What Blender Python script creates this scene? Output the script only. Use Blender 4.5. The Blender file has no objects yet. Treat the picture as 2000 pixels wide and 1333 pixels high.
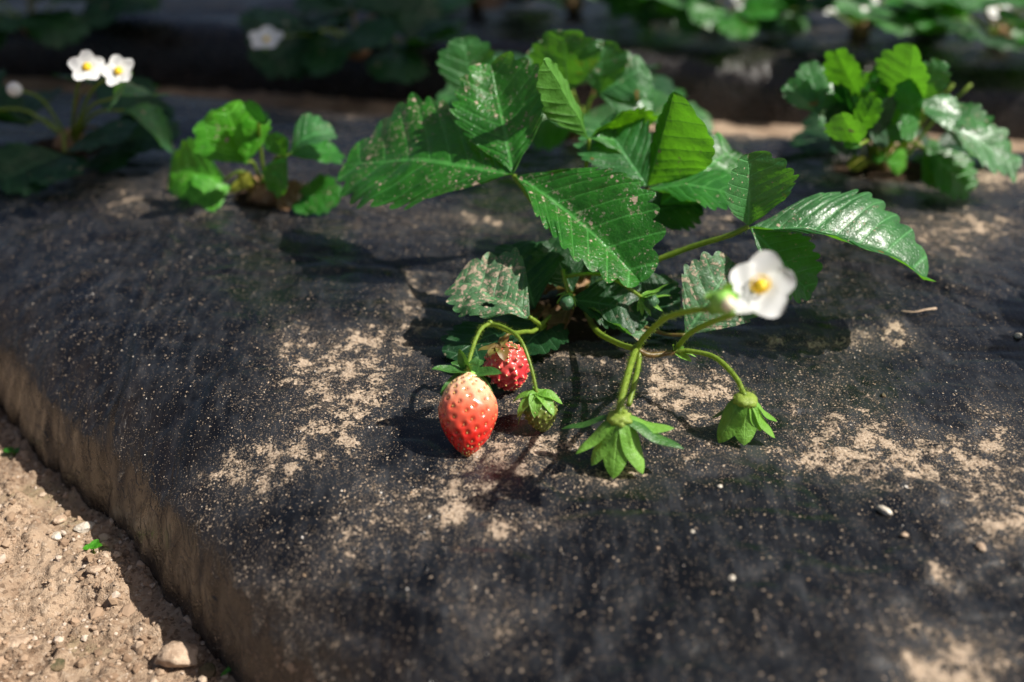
import bpy, math, random
import numpy as np
from mathutils import Vector, Matrix
R = math.radians
sc = bpy.context.scene

# ------------------------------------------------------------------ camera, sky, sun
CAM_H = 0.235; PITCH = R(31); LENS = 35.0
cam_d = bpy.data.cameras.new('camera'); cam = bpy.data.objects.new('camera', cam_d)
sc.collection.objects.link(cam)
cam.location = (0, 0, CAM_H); cam.rotation_euler = (R(90) - PITCH, 0, 0)
cam_d.lens = LENS; cam_d.sensor_width = 36; cam_d.clip_start = 0.01; cam_d.clip_end = 1000
cam_d.dof.use_dof = True; cam_d.dof.focus_distance = 0.412; cam_d.dof.aperture_fstop = 4.6
cam_d.dof.aperture_blades = 0
sc.camera = cam

SUN_EL = R(49); SUN_AZ = R(-7)          # direction towards the sun, azimuth from +X
sd = Vector((math.cos(SUN_EL)*math.cos(SUN_AZ), math.cos(SUN_EL)*math.sin(SUN_AZ), math.sin(SUN_EL)))
w = bpy.data.worlds.new('World'); sc.world = w; w.use_nodes = True
nt = w.node_tree; bg = nt.nodes['Background']
sky = nt.nodes.new('ShaderNodeTexSky'); sky.sky_type = 'NISHITA'; sky.sun_disc = False
sky.dust_density = 4.0; sky.air_density = .8; sky.sun_elevation = SUN_EL; sky.sun_rotation = math.atan2(sd.x, sd.y)
nt.links.new(sky.outputs[0], bg.inputs[0]); bg.inputs[1].default_value = 0.05
sl = bpy.data.lights.new('sun', 'SUN'); sl.energy = 5.0; sl.angle = R(0.5); sl.color = (1, .955, .88)
so = bpy.data.objects.new('sun', sl); sc.collection.objects.link(so)
so.rotation_euler = sd.to_track_quat('Z', 'Y').to_euler()
sc.view_settings.view_transform = 'Standard'; sc.view_settings.look = 'None'
sc.view_settings.exposure = 0.62; sc.view_settings.gamma = 1.0
try:
    sc.cycles.use_denoising = True; sc.cycles.max_bounces = 6; sc.cycles.transparent_max_bounces = 6
    sc.cycles.sample_clamp_indirect = 4.0
except Exception: pass

# ------------------------------------------------------------------ measuring helpers
FPX = LENS/36*2000
_c, _s = math.cos(PITCH), math.sin(PITCH)
def V(px, py, z=0.0):
    """world point at height z seen at photo pixel px,py (2000 wide)"""
    r = np.array([(px-1000)/FPX, _c + _s*(666.5-py)/FPX, -_s + _c*(666.5-py)/FPX])
    return np.array([0, 0, CAM_H]) + r*((z-CAM_H)/r[2])

# ------------------------------------------------------------------ noise
def _h(ix, iy, iz, seed):
    n = (ix*374761393 + iy*668265263 + iz*2147483647 + seed*974634777) & 0xffffffff
    n = ((n ^ (n >> 13))*1274126177) & 0xffffffff
    n = (n ^ (n >> 16)) & 0xffffffff
    return n/4294967295.0
def vnoise(x, y, z=0, seed=0):
    x = np.asarray(x, float); y = np.asarray(y, float); z = np.zeros_like(x)+z
    ix, iy, iz = np.floor(x).astype(np.int64), np.floor(y).astype(np.int64), np.floor(z).astype(np.int64)
    fx, fy, fz = x-ix, y-iy, z-iz
    fx, fy, fz = [f*f*f*(f*(f*6-15)+10) for f in (fx, fy, fz)]
    r = 0
    for dx in (0, 1):
        for dy in (0, 1):
            for dz in (0, 1):
                r = r + _h(ix+dx, iy+dy, iz+dz, seed)*(fx if dx else 1-fx)*(fy if dy else 1-fy)*(fz if dz else 1-fz)
    return r*2-1
def fbm(x, y, z=0, seed=0, o=4, g=.5):
    a = 1; r = 0; t = 0
    for i in range(o):
        r = r + a*vnoise(x*2**i+i*17.3, y*2**i-i*9.1, z*2**i, seed+i); t += a; a *= g
    return r/t
def sstep(a, b, x):
    t = np.clip((x-a)/(b-a), 0, 1); return t*t*(3-2*t)

# ------------------------------------------------------------------ object helpers
def mesh_obj(name, verts, faces, mat, parent=None, uv=None, attrs=None, smooth=True):
    org = np.array(parent['_org']) if parent is not None and '_org' in parent else np.zeros(3)
    me = bpy.data.meshes.new(name)
    v = np.asarray(verts, float) - org
    me.from_pydata(v.tolist() if len(v) < 1 else v, [], faces if isinstance(faces, list) else faces.tolist())
    if smooth: me.polygons.foreach_set('use_smooth', np.ones(len(me.polygons), bool))
    if uv is not None:
        l = me.uv_layers.new(name='UVMap')
        vi = np.zeros(len(me.loops), np.int32); me.loops.foreach_get('vertex_index', vi)
        l.data.foreach_set('uv', np.asarray(uv, np.float32)[vi].ravel())
    for k, a in (attrs or {}).items():
        at = me.attributes.new(k, 'FLOAT', 'POINT'); at.data.foreach_set('value', np.asarray(a, np.float32))
    if mat: me.materials.append(mat)
    me.update()
    o = bpy.data.objects.new(name, me); sc.collection.objects.link(o)
    if parent is not None:
        o.parent = parent; o['_org'] = [float(a) for a in org]
    return o
def thing(name, label, cat, loc, group=None):
    o = bpy.data.objects.new(name, None); sc.collection.objects.link(o)
    o.empty_display_size = .01
    o.location = [float(a) for a in loc]; o['_org'] = [float(a) for a in loc]
    o['label'] = label; o['category'] = cat
    if group: o['group'] = group
    return o
def tag(o, label, cat, group=None, kind=None):
    if label: o['label'] = label
    if cat: o['category'] = cat
    if group: o['group'] = group
    if kind: o['kind'] = kind
    return o
def grid_faces(nu, nv, off=0):
    i, j = np.meshgrid(np.arange(nu-1), np.arange(nv-1), indexing='ij')
    a = (i*nv+j).ravel()+off
    return np.stack([a, a+nv, a+nv+1, a+1], 1)
def unit(v):
    v = np.asarray(v, float); return v/max(np.linalg.norm(v), 1e-12)
def spline(pts, n=8):
    P = [np.asarray(p, float) for p in pts]
    if len(P) == 2: return np.array([P[0]+(P[1]-P[0])*t for t in np.linspace(0, 1, n+1)])
    P = [2*P[0]-P[1]]+P+[2*P[-1]-P[-2]]; out = []
    for i in range(1, len(P)-2):
        p0, p1, p2, p3 = P[i-1:i+3]
        for t in np.linspace(0, 1, n, endpoint=False):
            out.append(.5*((2*p1)+(-p0+p2)*t+(2*p0-5*p1+4*p2-p3)*t*t+(-p0+3*p1-3*p2+p3)*t**3))
    out.append(P[-2]); return np.array(out)
def tube_data(pts, r0, r1, n=8, sides=10, hairs=0, seed=0, hl=.0016, knob=0):
    c = spline(pts, n); m = len(c)
    T = np.gradient(c, axis=0); T /= np.linalg.norm(T, axis=1)[:, None]+1e-12
    a = np.array([0, 0, 1.]) if abs(T[0][2]) < .9 else np.array([1., 0, 0])
    N = unit(np.cross(T[0], a)); vs = []; Ns = []
    rr = np.linspace(r0, r1, m)
    rr = rr*(1+.06*vnoise(np.arange(m)*.7, np.zeros(m)+seed, 0, seed))
    for i in range(m):
        N = unit(N-T[i]*np.dot(N, T[i])); B = np.cross(T[i], N); Ns.append((N, B))
        for k in range(sides):
            th = 2*math.pi*k/sides
            vs.append(c[i]+rr[i]*(N*math.cos(th)+B*math.sin(th)))
    f = []
    for i in range(m-1):
        for k in range(sides):
            k2 = (k+1) % sides
            f.append([i*sides+k, i*sides+k2, (i+1)*sides+k2, (i+1)*sides+k])
    f.append(list(range(sides))[::-1]); f.append([(m-1)*sides+k for k in range(sides)])
    rng = random.Random(seed)
    for _ in range(hairs*2):
        i = rng.randrange(m-1); th = rng.random()*6.283; N, B = Ns[i]
        u = rng.random(); q = c[i]*(1-u)+c[i+1]*u
        d = N*math.cos(th)+B*math.sin(th); e = unit(d+T[i]*rng.uniform(-.3, .6)+np.array([rng.gauss(0, .25) for _ in range(3)]))
        b = q+d*rr[i]*.9; s_ = unit(np.cross(e, T[i]))*.00006; k = len(vs)
        L = hl*rng.uniform(.5, 1.2)
        vs += [b-s_, b+s_, b+e*L]; f.append([k, k+1, k+2])
        s2 = np.cross(e, s_); vs += [b-s2, b+s2, b+e*L]; f.append([k+3, k+4, k+5])
    return vs, f
def tube(name, pts, r0, r1, mat, parent, **k):
    v, f = tube_data(pts, r0, r1, **k); return mesh_obj(name, v, f, mat, parent)

# ------------------------------------------------------------------ materials
class NT:
    def __init__(s, name):
        s.m = bpy.data.materials.new(name); s.m.use_nodes = True; s.t = s.m.node_tree; s.t.nodes.clear()
        s.out = s.t.nodes.new('ShaderNodeOutputMaterial')
    def n(s, kind, inp=None, **props):
        x = s.t.nodes.new('ShaderNode'+kind)
        for k, v in props.items(): setattr(x, k, v)
        for k, v in (inp or {}).items(): s.set(x.inputs[k], v)
        return x
    def set(s, sock, v):
        if isinstance(v, bpy.types.NodeSocket): s.t.links.new(v, sock)
        elif isinstance(v, bpy.types.Node): s.t.links.new(v.outputs[0], sock)
        elif isinstance(v, tuple) and len(v) == 3 and sock.type == 'RGBA': sock.default_value = (*v, 1)
        else: sock.default_value = v
    def math(s, op, a, b=0.0, c=0.0, clamp=False):
        x = s.n('Math', operation=op, use_clamp=clamp); s.set(x.inputs[0], a); s.set(x.inputs[1], b); s.set(x.inputs[2], c)
        return x.outputs[0]
    def mix(s, f, a, b):
        x = s.n('Mix', data_type='RGBA'); s.set(x.inputs[0], f); s.set(x.inputs[6], a); s.set(x.inputs[7], b); return x.outputs[2]
    def noise(s, vec, scale, detail=4, rough=.5, dist=0.0):
        x = s.n('TexNoise', {'Scale': scale, 'Detail': detail, 'Roughness': rough, 'Distortion': dist})
        if vec is not None: s.set(x.inputs['Vector'], vec)
        return x.outputs['Fac']
    def ramp(s, f, lo, hi):
        x = s.n('MapRange', {'Value': f, 'From Min': lo, 'From Max': hi}, interpolation_type='SMOOTHSTEP'); return x.outputs[0]
    def attr(s, name): return s.n('Attribute', attribute_name=name).outputs['Fac']
    def coord(s): return s.n('TexCoord').outputs['Object']
    def bump(s, h, dist, strength=1.0, normal=None):
        x = s.n('Bump', {'Height': h, 'Distance': dist, 'Strength': strength})
        if normal: s.set(x.inputs['Normal'], normal)
        return x.outputs[0]
    def bsdf(s, **k):
        x = s.n('BsdfPrincipled')
        for a, v in k.items():
            a = a.replace('_', ' ')
            s.set(x.inputs[a], v)
        return x
    def done(s, sh): s.set(s.out.inputs[0], sh); return s.m

def leaf_mat(name, dark, light, back, trans, dust=.5, rough=.38, tw=.32, spots=0.0, dscale=260, coat=.0, spec=.5, bloom=0.0):
    a = NT(name); co = a.coord()
    uv = a.n('TexCoord').outputs['UV']; sx = a.n('SeparateXYZ', {0: uv})
    vabs = a.math('ABSOLUTE', sx.outputs[1])
    d = a.math('ABSOLUTE', a.math('SUBTRACT', a.math('FRACT', sx.outputs[0]), .5))
    side = a.math('SUBTRACT', 1.0, a.ramp(d, .01, .075))
    side = a.math('MULTIPLY', side, .75)
    mid = a.math('SUBTRACT', 1.0, a.ramp(vabs, .012, .05))
    # fine net of veins
    vor = a.n('TexVoronoi', {'Vector': co, 'Scale': 520.0}, feature='DISTANCE_TO_EDGE')
    net = a.math('SUBTRACT', 1.0, a.ramp(vor.outputs['Distance'], .0, .12))
    vein = a.math('MAXIMUM', mid, side)
    n1 = a.noise(co, 90, 5, .6)
    col = a.mix(a.ramp(n1, .3, .7), dark, light)
    vc = tuple(min(1, l*2.0+.045) for l in light)
    col = a.mix(a.math('MULTIPLY', vein, .75), col, vc)
    col = a.mix(a.math('MULTIPLY', net, .12), col, vc)
    geo = a.n('NewGeometry'); bf = geo.outputs['Backfacing']
    colb = a.mix(a.math('MULTIPLY', a.math('MAXIMUM', vein, a.math('MULTIPLY', net, .5)), .45), back, tuple(min(1, x*1.35) for x in back))
    if spots:
        n3 = a.noise(co, 60, 3, .55)
        sp = a.ramp(n3, .72-spots*.1, .74-spots*.1)
        col = a.mix(sp, col, (.22, .09, .02)); colb = a.mix(sp, colb, (.25, .10, .02))
    col = a.mix(bf, col, colb)
    # pale waxy bloom film + splashed soil
    n2 = a.noise(co, dscale, 6, .68); n4 = a.noise(co, 38, 3, .5)
    e = a.math('ADD', a.math('MULTIPLY', n4, .25), n2)
    th = .745-dust*.075
    dm0 = a.ramp(e, th+.03, th+.06)
    ds = a.n('VectorMath', {0: co, 1: a.n('VectorMath', {0: a.n('TexNoise', {'Vector': co, 'Scale': 500.0, 'Detail': 3.0}).outputs['Color'], 1: (.0022, .0022, .0022)}, operation='MULTIPLY').outputs[0]}, operation='ADD').outputs[0]
    dm = a.math('MULTIPLY', dm0, .8 if dust > .9 else .4)
    for sc_, k_ in ((210.0, .13), (420.0, .17), (850.0, .15)):
        vs = a.n('TexVoronoi', {'Vector': ds, 'Scale': sc_}); cr3 = a.n('SeparateColor', {0: vs.outputs['Color']})
        on = a.math('LESS_THAN', cr3.outputs[0], a.math('MULTIPLY', a.ramp(n4, .42, .62), k_*max(0.0, min(dust, 1.4))*2.0))
        rr_ = a.math('MULTIPLY', cr3.outputs[1], .42)
        dm = a.math('MAXIMUM', dm, a.math('MULTIPLY', on, a.math('LESS_THAN', vs.outputs['Distance'], rr_)))
    dm = a.math('MULTIPLY', dm, a.math('SUBTRACT', 1.0, a.math('MULTIPLY', bf, .8)))
    fine = a.ramp(a.noise(co, 1500, 2, .6), .66-.1*dust, .76)
    dm2 = a.math('MAXIMUM', dm, a.math('MULTIPLY', fine, max(0, .16*dust)), clamp=True)
    dcol = a.mix(a.noise(co, 900, 2), (.42, .31, .21), (.66, .53, .39))
    if bloom: col = a.mix(a.math('MULTIPLY', a.ramp(n4, .25, .7), bloom), col, (.30, .38, .30))
    col = a.mix(dm2, col, dcol)
    h = a.math('ADD', a.math('MULTIPLY', vein, -.35), a.math('MULTIPLY', net, -.10))
    h = a.math('ADD', h, a.math('MULTIPLY', dm, .9)); h = a.math('ADD', h, a.math('MULTIPLY', n1, .6))
    h = a.math('ADD', h, a.math('MULTIPLY', a.noise(co, 170, 3, .6), 1.3)); nb = a.bump(h, .0007, .9)
    rg = a.mix(dm2, (rough,)*3, (.9,)*3)
    rg = a.math('ADD', a.n('RGBToBW', {0: rg}).outputs[0], a.math('MULTIPLY', bf, .2))
    p = a.bsdf(Base_Color=col, Roughness=rg, Normal=nb, Specular_IOR_Level=spec, Coat_Weight=coat, Coat_Roughness=.26)
    tc = a.mix(a.math('MULTIPLY', vein, .5), trans, tuple(x*.55 for x in trans)); tc = a.mix(dm2, tc, (.05, .04, .02))
    t = a.n('BsdfTranslucent', {0: tc, 'Normal': nb})
    mx = a.n('MixShader', {0: tw, 1: p.outputs[0], 2: t.outputs[0]})
    return a.done(mx.outputs[0])
def plain_mat(name, c1, c2, scale=300, rough=.5, bumpd=.0002, sss=0, spec=.5, trans=None, tf=.35):
    a = NT(name); co = a.coord(); n1 = a.noise(co, scale, 4, .6)
    k = dict(Base_Color=a.mix(a.ramp(n1, .3, .7), c1, c2), Roughness=rough, Normal=a.bump(n1, bumpd, .6), Specular_IOR_Level=spec)
    if sss: k.update(Subsurface_Weight=sss, Subsurface_Scale=.002)
    p = a.bsdf(**k)
    if trans:
        t = a.n('BsdfTranslucent', {0: trans}); p = a.n('MixShader', {0: tf, 1: p.outputs[0], 2: t.outputs[0]})
    return a.done(p.outputs[0])

M = {}
M['leaf'] = leaf_mat('leaf_green', (.008, .078, .006), (.026, .165, .014), (.07, .22, .03), (.16, .52, .02), dust=.75, rough=.28, coat=.25, dscale=420)
M['leaf_dusty'] = leaf_mat('leaf_dusty', (.014, .085, .018), (.042, .165, .040), (.07, .19, .04), (.12, .38, .03), dust=1.15, rough=.42, dscale=380, bloom=.22)
M['leaf_pale'] = leaf_mat('leaf_pale', (.013, .092, .018), (.036, .175, .036), (.07, .22, .03), (.16, .48, .02), dust=.34, rough=.33, coat=.15, bloom=.10, dscale=420, spots=.5)
M['leaf_clean'] = leaf_mat('leaf_clean', (.009, .085, .007), (.026, .160, .014), (.08, .24, .03), (.18, .55, .02), dust=.15, rough=.34)
M['leaf_far'] = leaf_mat('leaf_far', (.012, .085, .013), (.036, .165, .026), (.05, .20, .015), (.17, .5, .02), dust=.15, rough=.36, bloom=.12)
M['leaf_shade_dark'] = leaf_mat('leaf_shade_dark', (.006, .035, .010), (.012, .065, .016), (.025, .09, .014), (.03, .17, .01), dust=.1, rough=.45)  # shade painted into the leaf green; dark green of bud receptacles too
M['leaf_young'] = leaf_mat('leaf_young', (.03, .19, .008), (.08, .32, .015), (.10, .33, .012), (.22, .60, .01), dust=.15, rough=.4)
M['leaf_yellow'] = leaf_mat('leaf_yellow', (.28, .30, .02), (.42, .42, .05), (.4, .4, .04), (.6, .55, .03), dust=.35, rough=.5)
M['leaf_dead'] = leaf_mat('leaf_dead', (.10, .05, .02), (.22, .12, .05), (.2, .11, .05), (.2, .1, .03), dust=.6, rough=.7)
M['stem'] = plain_mat('stem_green', (.16, .27, .03), (.26, .36, .05), 500, .42, .00012, trans=(.4, .5, .05))
M['stem_red'] = plain_mat('stem_reddish', (.16, .16, .03), (.22, .13, .05), 300, .45, .00012, trans=(.4, .3, .08))
M['sepal'] = leaf_mat('sepal_green', (.12, .30, .03), (.19, .40, .06), (.20, .42, .07), (.4, .65, .06), dust=-1.2, rough=.45, tw=.3)
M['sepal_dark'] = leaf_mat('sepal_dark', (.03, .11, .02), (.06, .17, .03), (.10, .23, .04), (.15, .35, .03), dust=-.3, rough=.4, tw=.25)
M['receptacle'] = plain_mat('receptacle', (.24, .36, .05), (.36, .46, .09), 900, .5, .0006, trans=(.6, .7, .1))
M['petal'] = plain_mat('petal_white', (.86, .86, .84), (.92, .92, .90), 400, .5, .0001, trans=(.98, .98, .94), tf=.3)
M['stamen'] = plain_mat('stamen_yellow', (.80, .50, .01), (.90, .66, .03), 900, .6, .0002)
M['bark'] = plain_mat('bark', (.05, .035, .025), (.12, .09, .06), 40, .9, .004)
M['tree_leaf'] = plain_mat('tree_leaf', (.03, .07, .015), (.06, .11, .02), 20, .5, .0001, trans=(.08, .2, .02))

# ------------------------------------------------------------------ the bed's shape
TOE = .145; RS = .055; DROP = .06
def prof(d, r=RS, p=2.5):
    t = np.clip(d/r, 0, 1); return -DROP + DROP*np.power(np.clip(1-np.power(1-t, p), 0, 1), 1/p)
CREASES = [((330, 335), (120, 440), .0012), ((230, 500), (0, 580), .0012), ((640, 520), (830, 528), .0018), ((420, 455), (640, 520), .002),
           ((830, 528), (770, 590), .0015), ((100, 930), (330, 560), .0015), ((900, 1190), (400, 1030), .0032), ((760, 1250), (480, 1110), .002), ((420, 1000), (200, 820), .002), ((560, 1290), (420, 1160), .002),
           ((1250, 330), (1700, 300), .003), ((1900, 570), (1480, 470), .002), 
           ((360, 330), (700, 420), .0025), ((450, 300), (250, 600), .002), ((1550, 830), (1900, 980), .0015), ((300, 880), (520, 620), .0015)]
_cr = [(V(*a)[:2], V(*b)[:2], h) for a, b, h in CREASES]
def bedz(x, y, fine=True):
    x = np.asarray(x, float); y = np.asarray(y, float)
    wob = .006*vnoise(x*9, y*9, 0, 3)+.003*vnoise(x*30, y*30, 0, 4)
    d1 = (x+y-TOE)/1.41421+wob-.0105*sstep(.36, .50, y-x)-.0015*vnoise(x*140, y*140, 0, 14)*(1-sstep(.0, .05, x+y-TOE))
    d2 = (.765-.2*x-y)*.98+wob
    z1, z2 = .55*prof(d1)+.45*prof(d1, .17, 2.1), prof(d2, .09)
    z = np.minimum(z1, z2)+np.minimum(d1, 0)*2.5-.006*(1-sstep(0, .01, d1))
    z = z+.0035*vnoise(x*8, y*8, 0, 1)*sstep(0, .05, d1)+.0016*vnoise(x*26, y*26, 0, 5)
    if fine:
        u = (x-y)*.7071; v_ = (x+y)*.7071
        sidew = 1-sstep(.03, .12, d1)
        z = z+.0015*sidew*fbm(u*75, v_*22, 0, 8, 3)+.0005*fbm(x*60, y*110, 0, 9, 3)-.0012*(1-np.abs(fbm(x*24+y*10, y*60, 0, 19, 3)))**6
        # tight little pulls near the planting edge
        for a, b, hgt in _cr:
            ab = b-a; L = np.linalg.norm(ab); e = ab/L
            t = (x-a[0])*e[0]+(y-a[1])*e[1]; q = -(x-a[0])*e[1]+(y-a[1])*e[0]
            q = q+.004*vnoise(t*25, t*0+hgt*1e4, 0, 6)
            win = sstep(-.02, .03, t)*(1-sstep(L-.03, L+.02, t))
            z = z+hgt*1.2*win*(np.exp(-(q/.004)**2)-.5*np.exp(-((q-.008)/.006)**2))
        # the fruit and the planting hole press the film down
    cx, cy = CROWN[0], CROWN[1]
    z = z-.006*np.exp(-(((x-cx)/.035)**2+((y-cy)/.03)**2))
    return z
CROWN = V(1120, 590, 0)
def G(px, py, up=0.0):
    """point on the bed surface under photo pixel"""
    z = 0.0
    for _ in range(6):
        p = V(px, py, z+up); z = float(bedz(p[0], p[1]))
    p = V(px, py, z+up); return p
def onbed(x, y, up=0.0): return np.array([x, y, float(bedz(x, y))+up])

# sand drifts on the film: centre (photo px), half sizes in metres, strength, turn
DRIFT = [(600, 665, .016, .016, .6, .5), (545, 660, .012, .012, .5, 0), (700, 700, .022, .018, .8, .4), (640, 705, .014, .01, .7, 0), (760, 660, .02, .014, .6, .5),
 (700, 760, .018, .02, .7, 0), (620, 780, .02, .02, .5, 0), (500, 760, .012, .01, .4, 0), (560, 860, .018, .014, .75, .2), (450, 870, .016, .01, .55, 0),
 (500, 890, .016, .01, .6, 0), (700, 850, .012, .02, .4, .5), (730, 930, .010, .025, .55, .6), (680, 1030, .010, .012, .8, 0), (860, 985, .016, .01, .8, .2),
 (740, 960, .012, .008, .55, 0), (960, 900, .016, .012, .85, 0), (890, 960, .014, .008, .6, 0), (960, 1040, .01, .005, .9, 0), (1050, 1010, .012, .006, .8, 0),
 (1000, 910, .012, .01, .8, .3), (1210, 940, .012, .006, .95, 0), (1160, 930, .012, .006, .7, 0), (960, 770, .016, .010, .9, 0), (1050, 870, .02, .01, .7, 0),
 (1300, 720, .008, .012, 1.0, .3), (1330, 770, .018, .012, .85, .4), (1260, 780, .014, .012, .6, 0), (1390, 790, .014, .010, .7, 0), (1330, 840, .014, .012, .8, 0),
 (1400, 740, .01, .01, .7, 0), (1350, 900, .012, .008, .6, 0), (1120, 680, .016, .006, .85, 0), (1180, 700, .012, .006, .6, 0), (870, 790, .012, .008, .6, 0),
 (1600, 655, .026, .008, .85, 0), (1700, 650, .014, .006, .6, 0), (1520, 650, .012, .006, .5, 0), (1755, 635, .004, .010, .95, 0), (1620, 740, .02, .016, .5, .3),
 (1560, 780, .014, .01, .5, 0), (1680, 830, .022, .012, .7, 0), (1650, 880, .016, .014, .9, .2), (1730, 900, .012, .014, .9, 0), (1790, 890, .014, .01, .75, 0),
 (1570, 865, .01, .008, .8, 0), (1870, 920, .016, .01, .6, .3), (1950, 800, .008, .014, .8, 0), (1950, 870, .012, .01, .9, 0), (1970, 940, .014, .02, .95, .3),
 (1940, 1010, .014, .01, .95, 0), (1990, 1040, .014, .016, .9, 0), (1850, 1120, .004, .006, .95, 0), (1845, 1240, .007, .016, .95, .9), (1800, 1290, .007, .01, .95, 0),
 (1890, 1300, .014, .008, .95, .6), (1700, 1230, .005, .007, .35, 0), (1840, 480, .016, .024, .75, 0), (1880, 440, .02, .02, .6, 0), (1940, 440, .03, .02, .5, 0), (1760, 440, .02, .02, .3, 0),
 (1560, 500, .01, .01, .5, 0), (1900, 340, .05, .02, .8, 0), (1980, 345, .04, .015, 1, 0), (60, 330, .02, .012, .7, 0), (120, 325, .012, .01, .7, 0), (220, 350, .05, .014, .45, 0),
 (240, 390, .01, .015, .6, .4), (430, 370, .03, .02, .5, .6), (500, 410, .03, .01, .45, 0), (330, 400, .03, .02, .35, 0), (620, 380, .02, .014, .45, 0), (700, 210, .10, .016, .8, 0), (800, 215, .06, .012, .7, 0),
 (750, 395, .012, .008, .8, 0), (880, 420, .02, .006, .6, 0), (940, 430, .018, .006, .7, 0), (770, 440, .04, .02, .35, 0), (1420, 250, .11, .014, .8, 0), (1550, 265, .05, .012, .8, 0),
 (1350, 440, .02, .015, .5, 0), (1420, 430, .01, .01, .5, 0), (740, 527, .03, .0025, .85, 0), (810, 545, .004, .014, .7, .5), (800, 580, .012, .014, .7, 0), (830, 620, .014, .016, .5, 0),
 (450, 1090, .014, .016, .35, 0), (500, 1120, .012, .012, .45, 0), (420, 1040, .010, .012, .45, 0), (470, 1180, .012, .012, .4, 0), (560, 1080, .012, .010, .35, 0), (590, 1180, .012, .008, .25, 0),
 (500, 1230, .02, .02, .5, 0), (210, 820, .008, .012, .45, 0), (370, 940, .016, .016, .3, 0), (950, 1180, .008, .02, .4, .3), (930, 1210, .006, .01, .5, 0), (900, 1130, .006, .006, .5, 0),
 (1020, 1180, .01, .006, .3, 0), (1400, 880, .01, .006, .5, 0), (1130, 860, .012, .006, .6, 0)]
_dr = []
for (px, py, rx, ry, st, tn) in DRIFT:
    p = V(px, py); _dr.append((p[0], p[1], rx, ry, st, tn))
def drift(x, y):
    x = np.asarray(x, float); y = np.asarray(y, float)
    wx = x+.006*fbm(x*60, y*60, 0, 21, 3); wy = y+.006*fbm(x*60, y*60, 7.7, 22, 3)
    s_ = np.zeros_like(x)
    for (cx, cy, rx, ry, st, tn) in _dr:
        c_, n_ = math.cos(tn), math.sin(tn)
        u = (wx-cx)*c_+(wy-cy)*n_; v_ = -(wx-cx)*n_+(wy-cy)*c_
        g = np.exp(-.5*((u/rx)**2+(v_/ry)**2)*1.3)*st
        s_ = 1-(1-s_)*(1-np.clip(g, 0, .98))
    return s_

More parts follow.
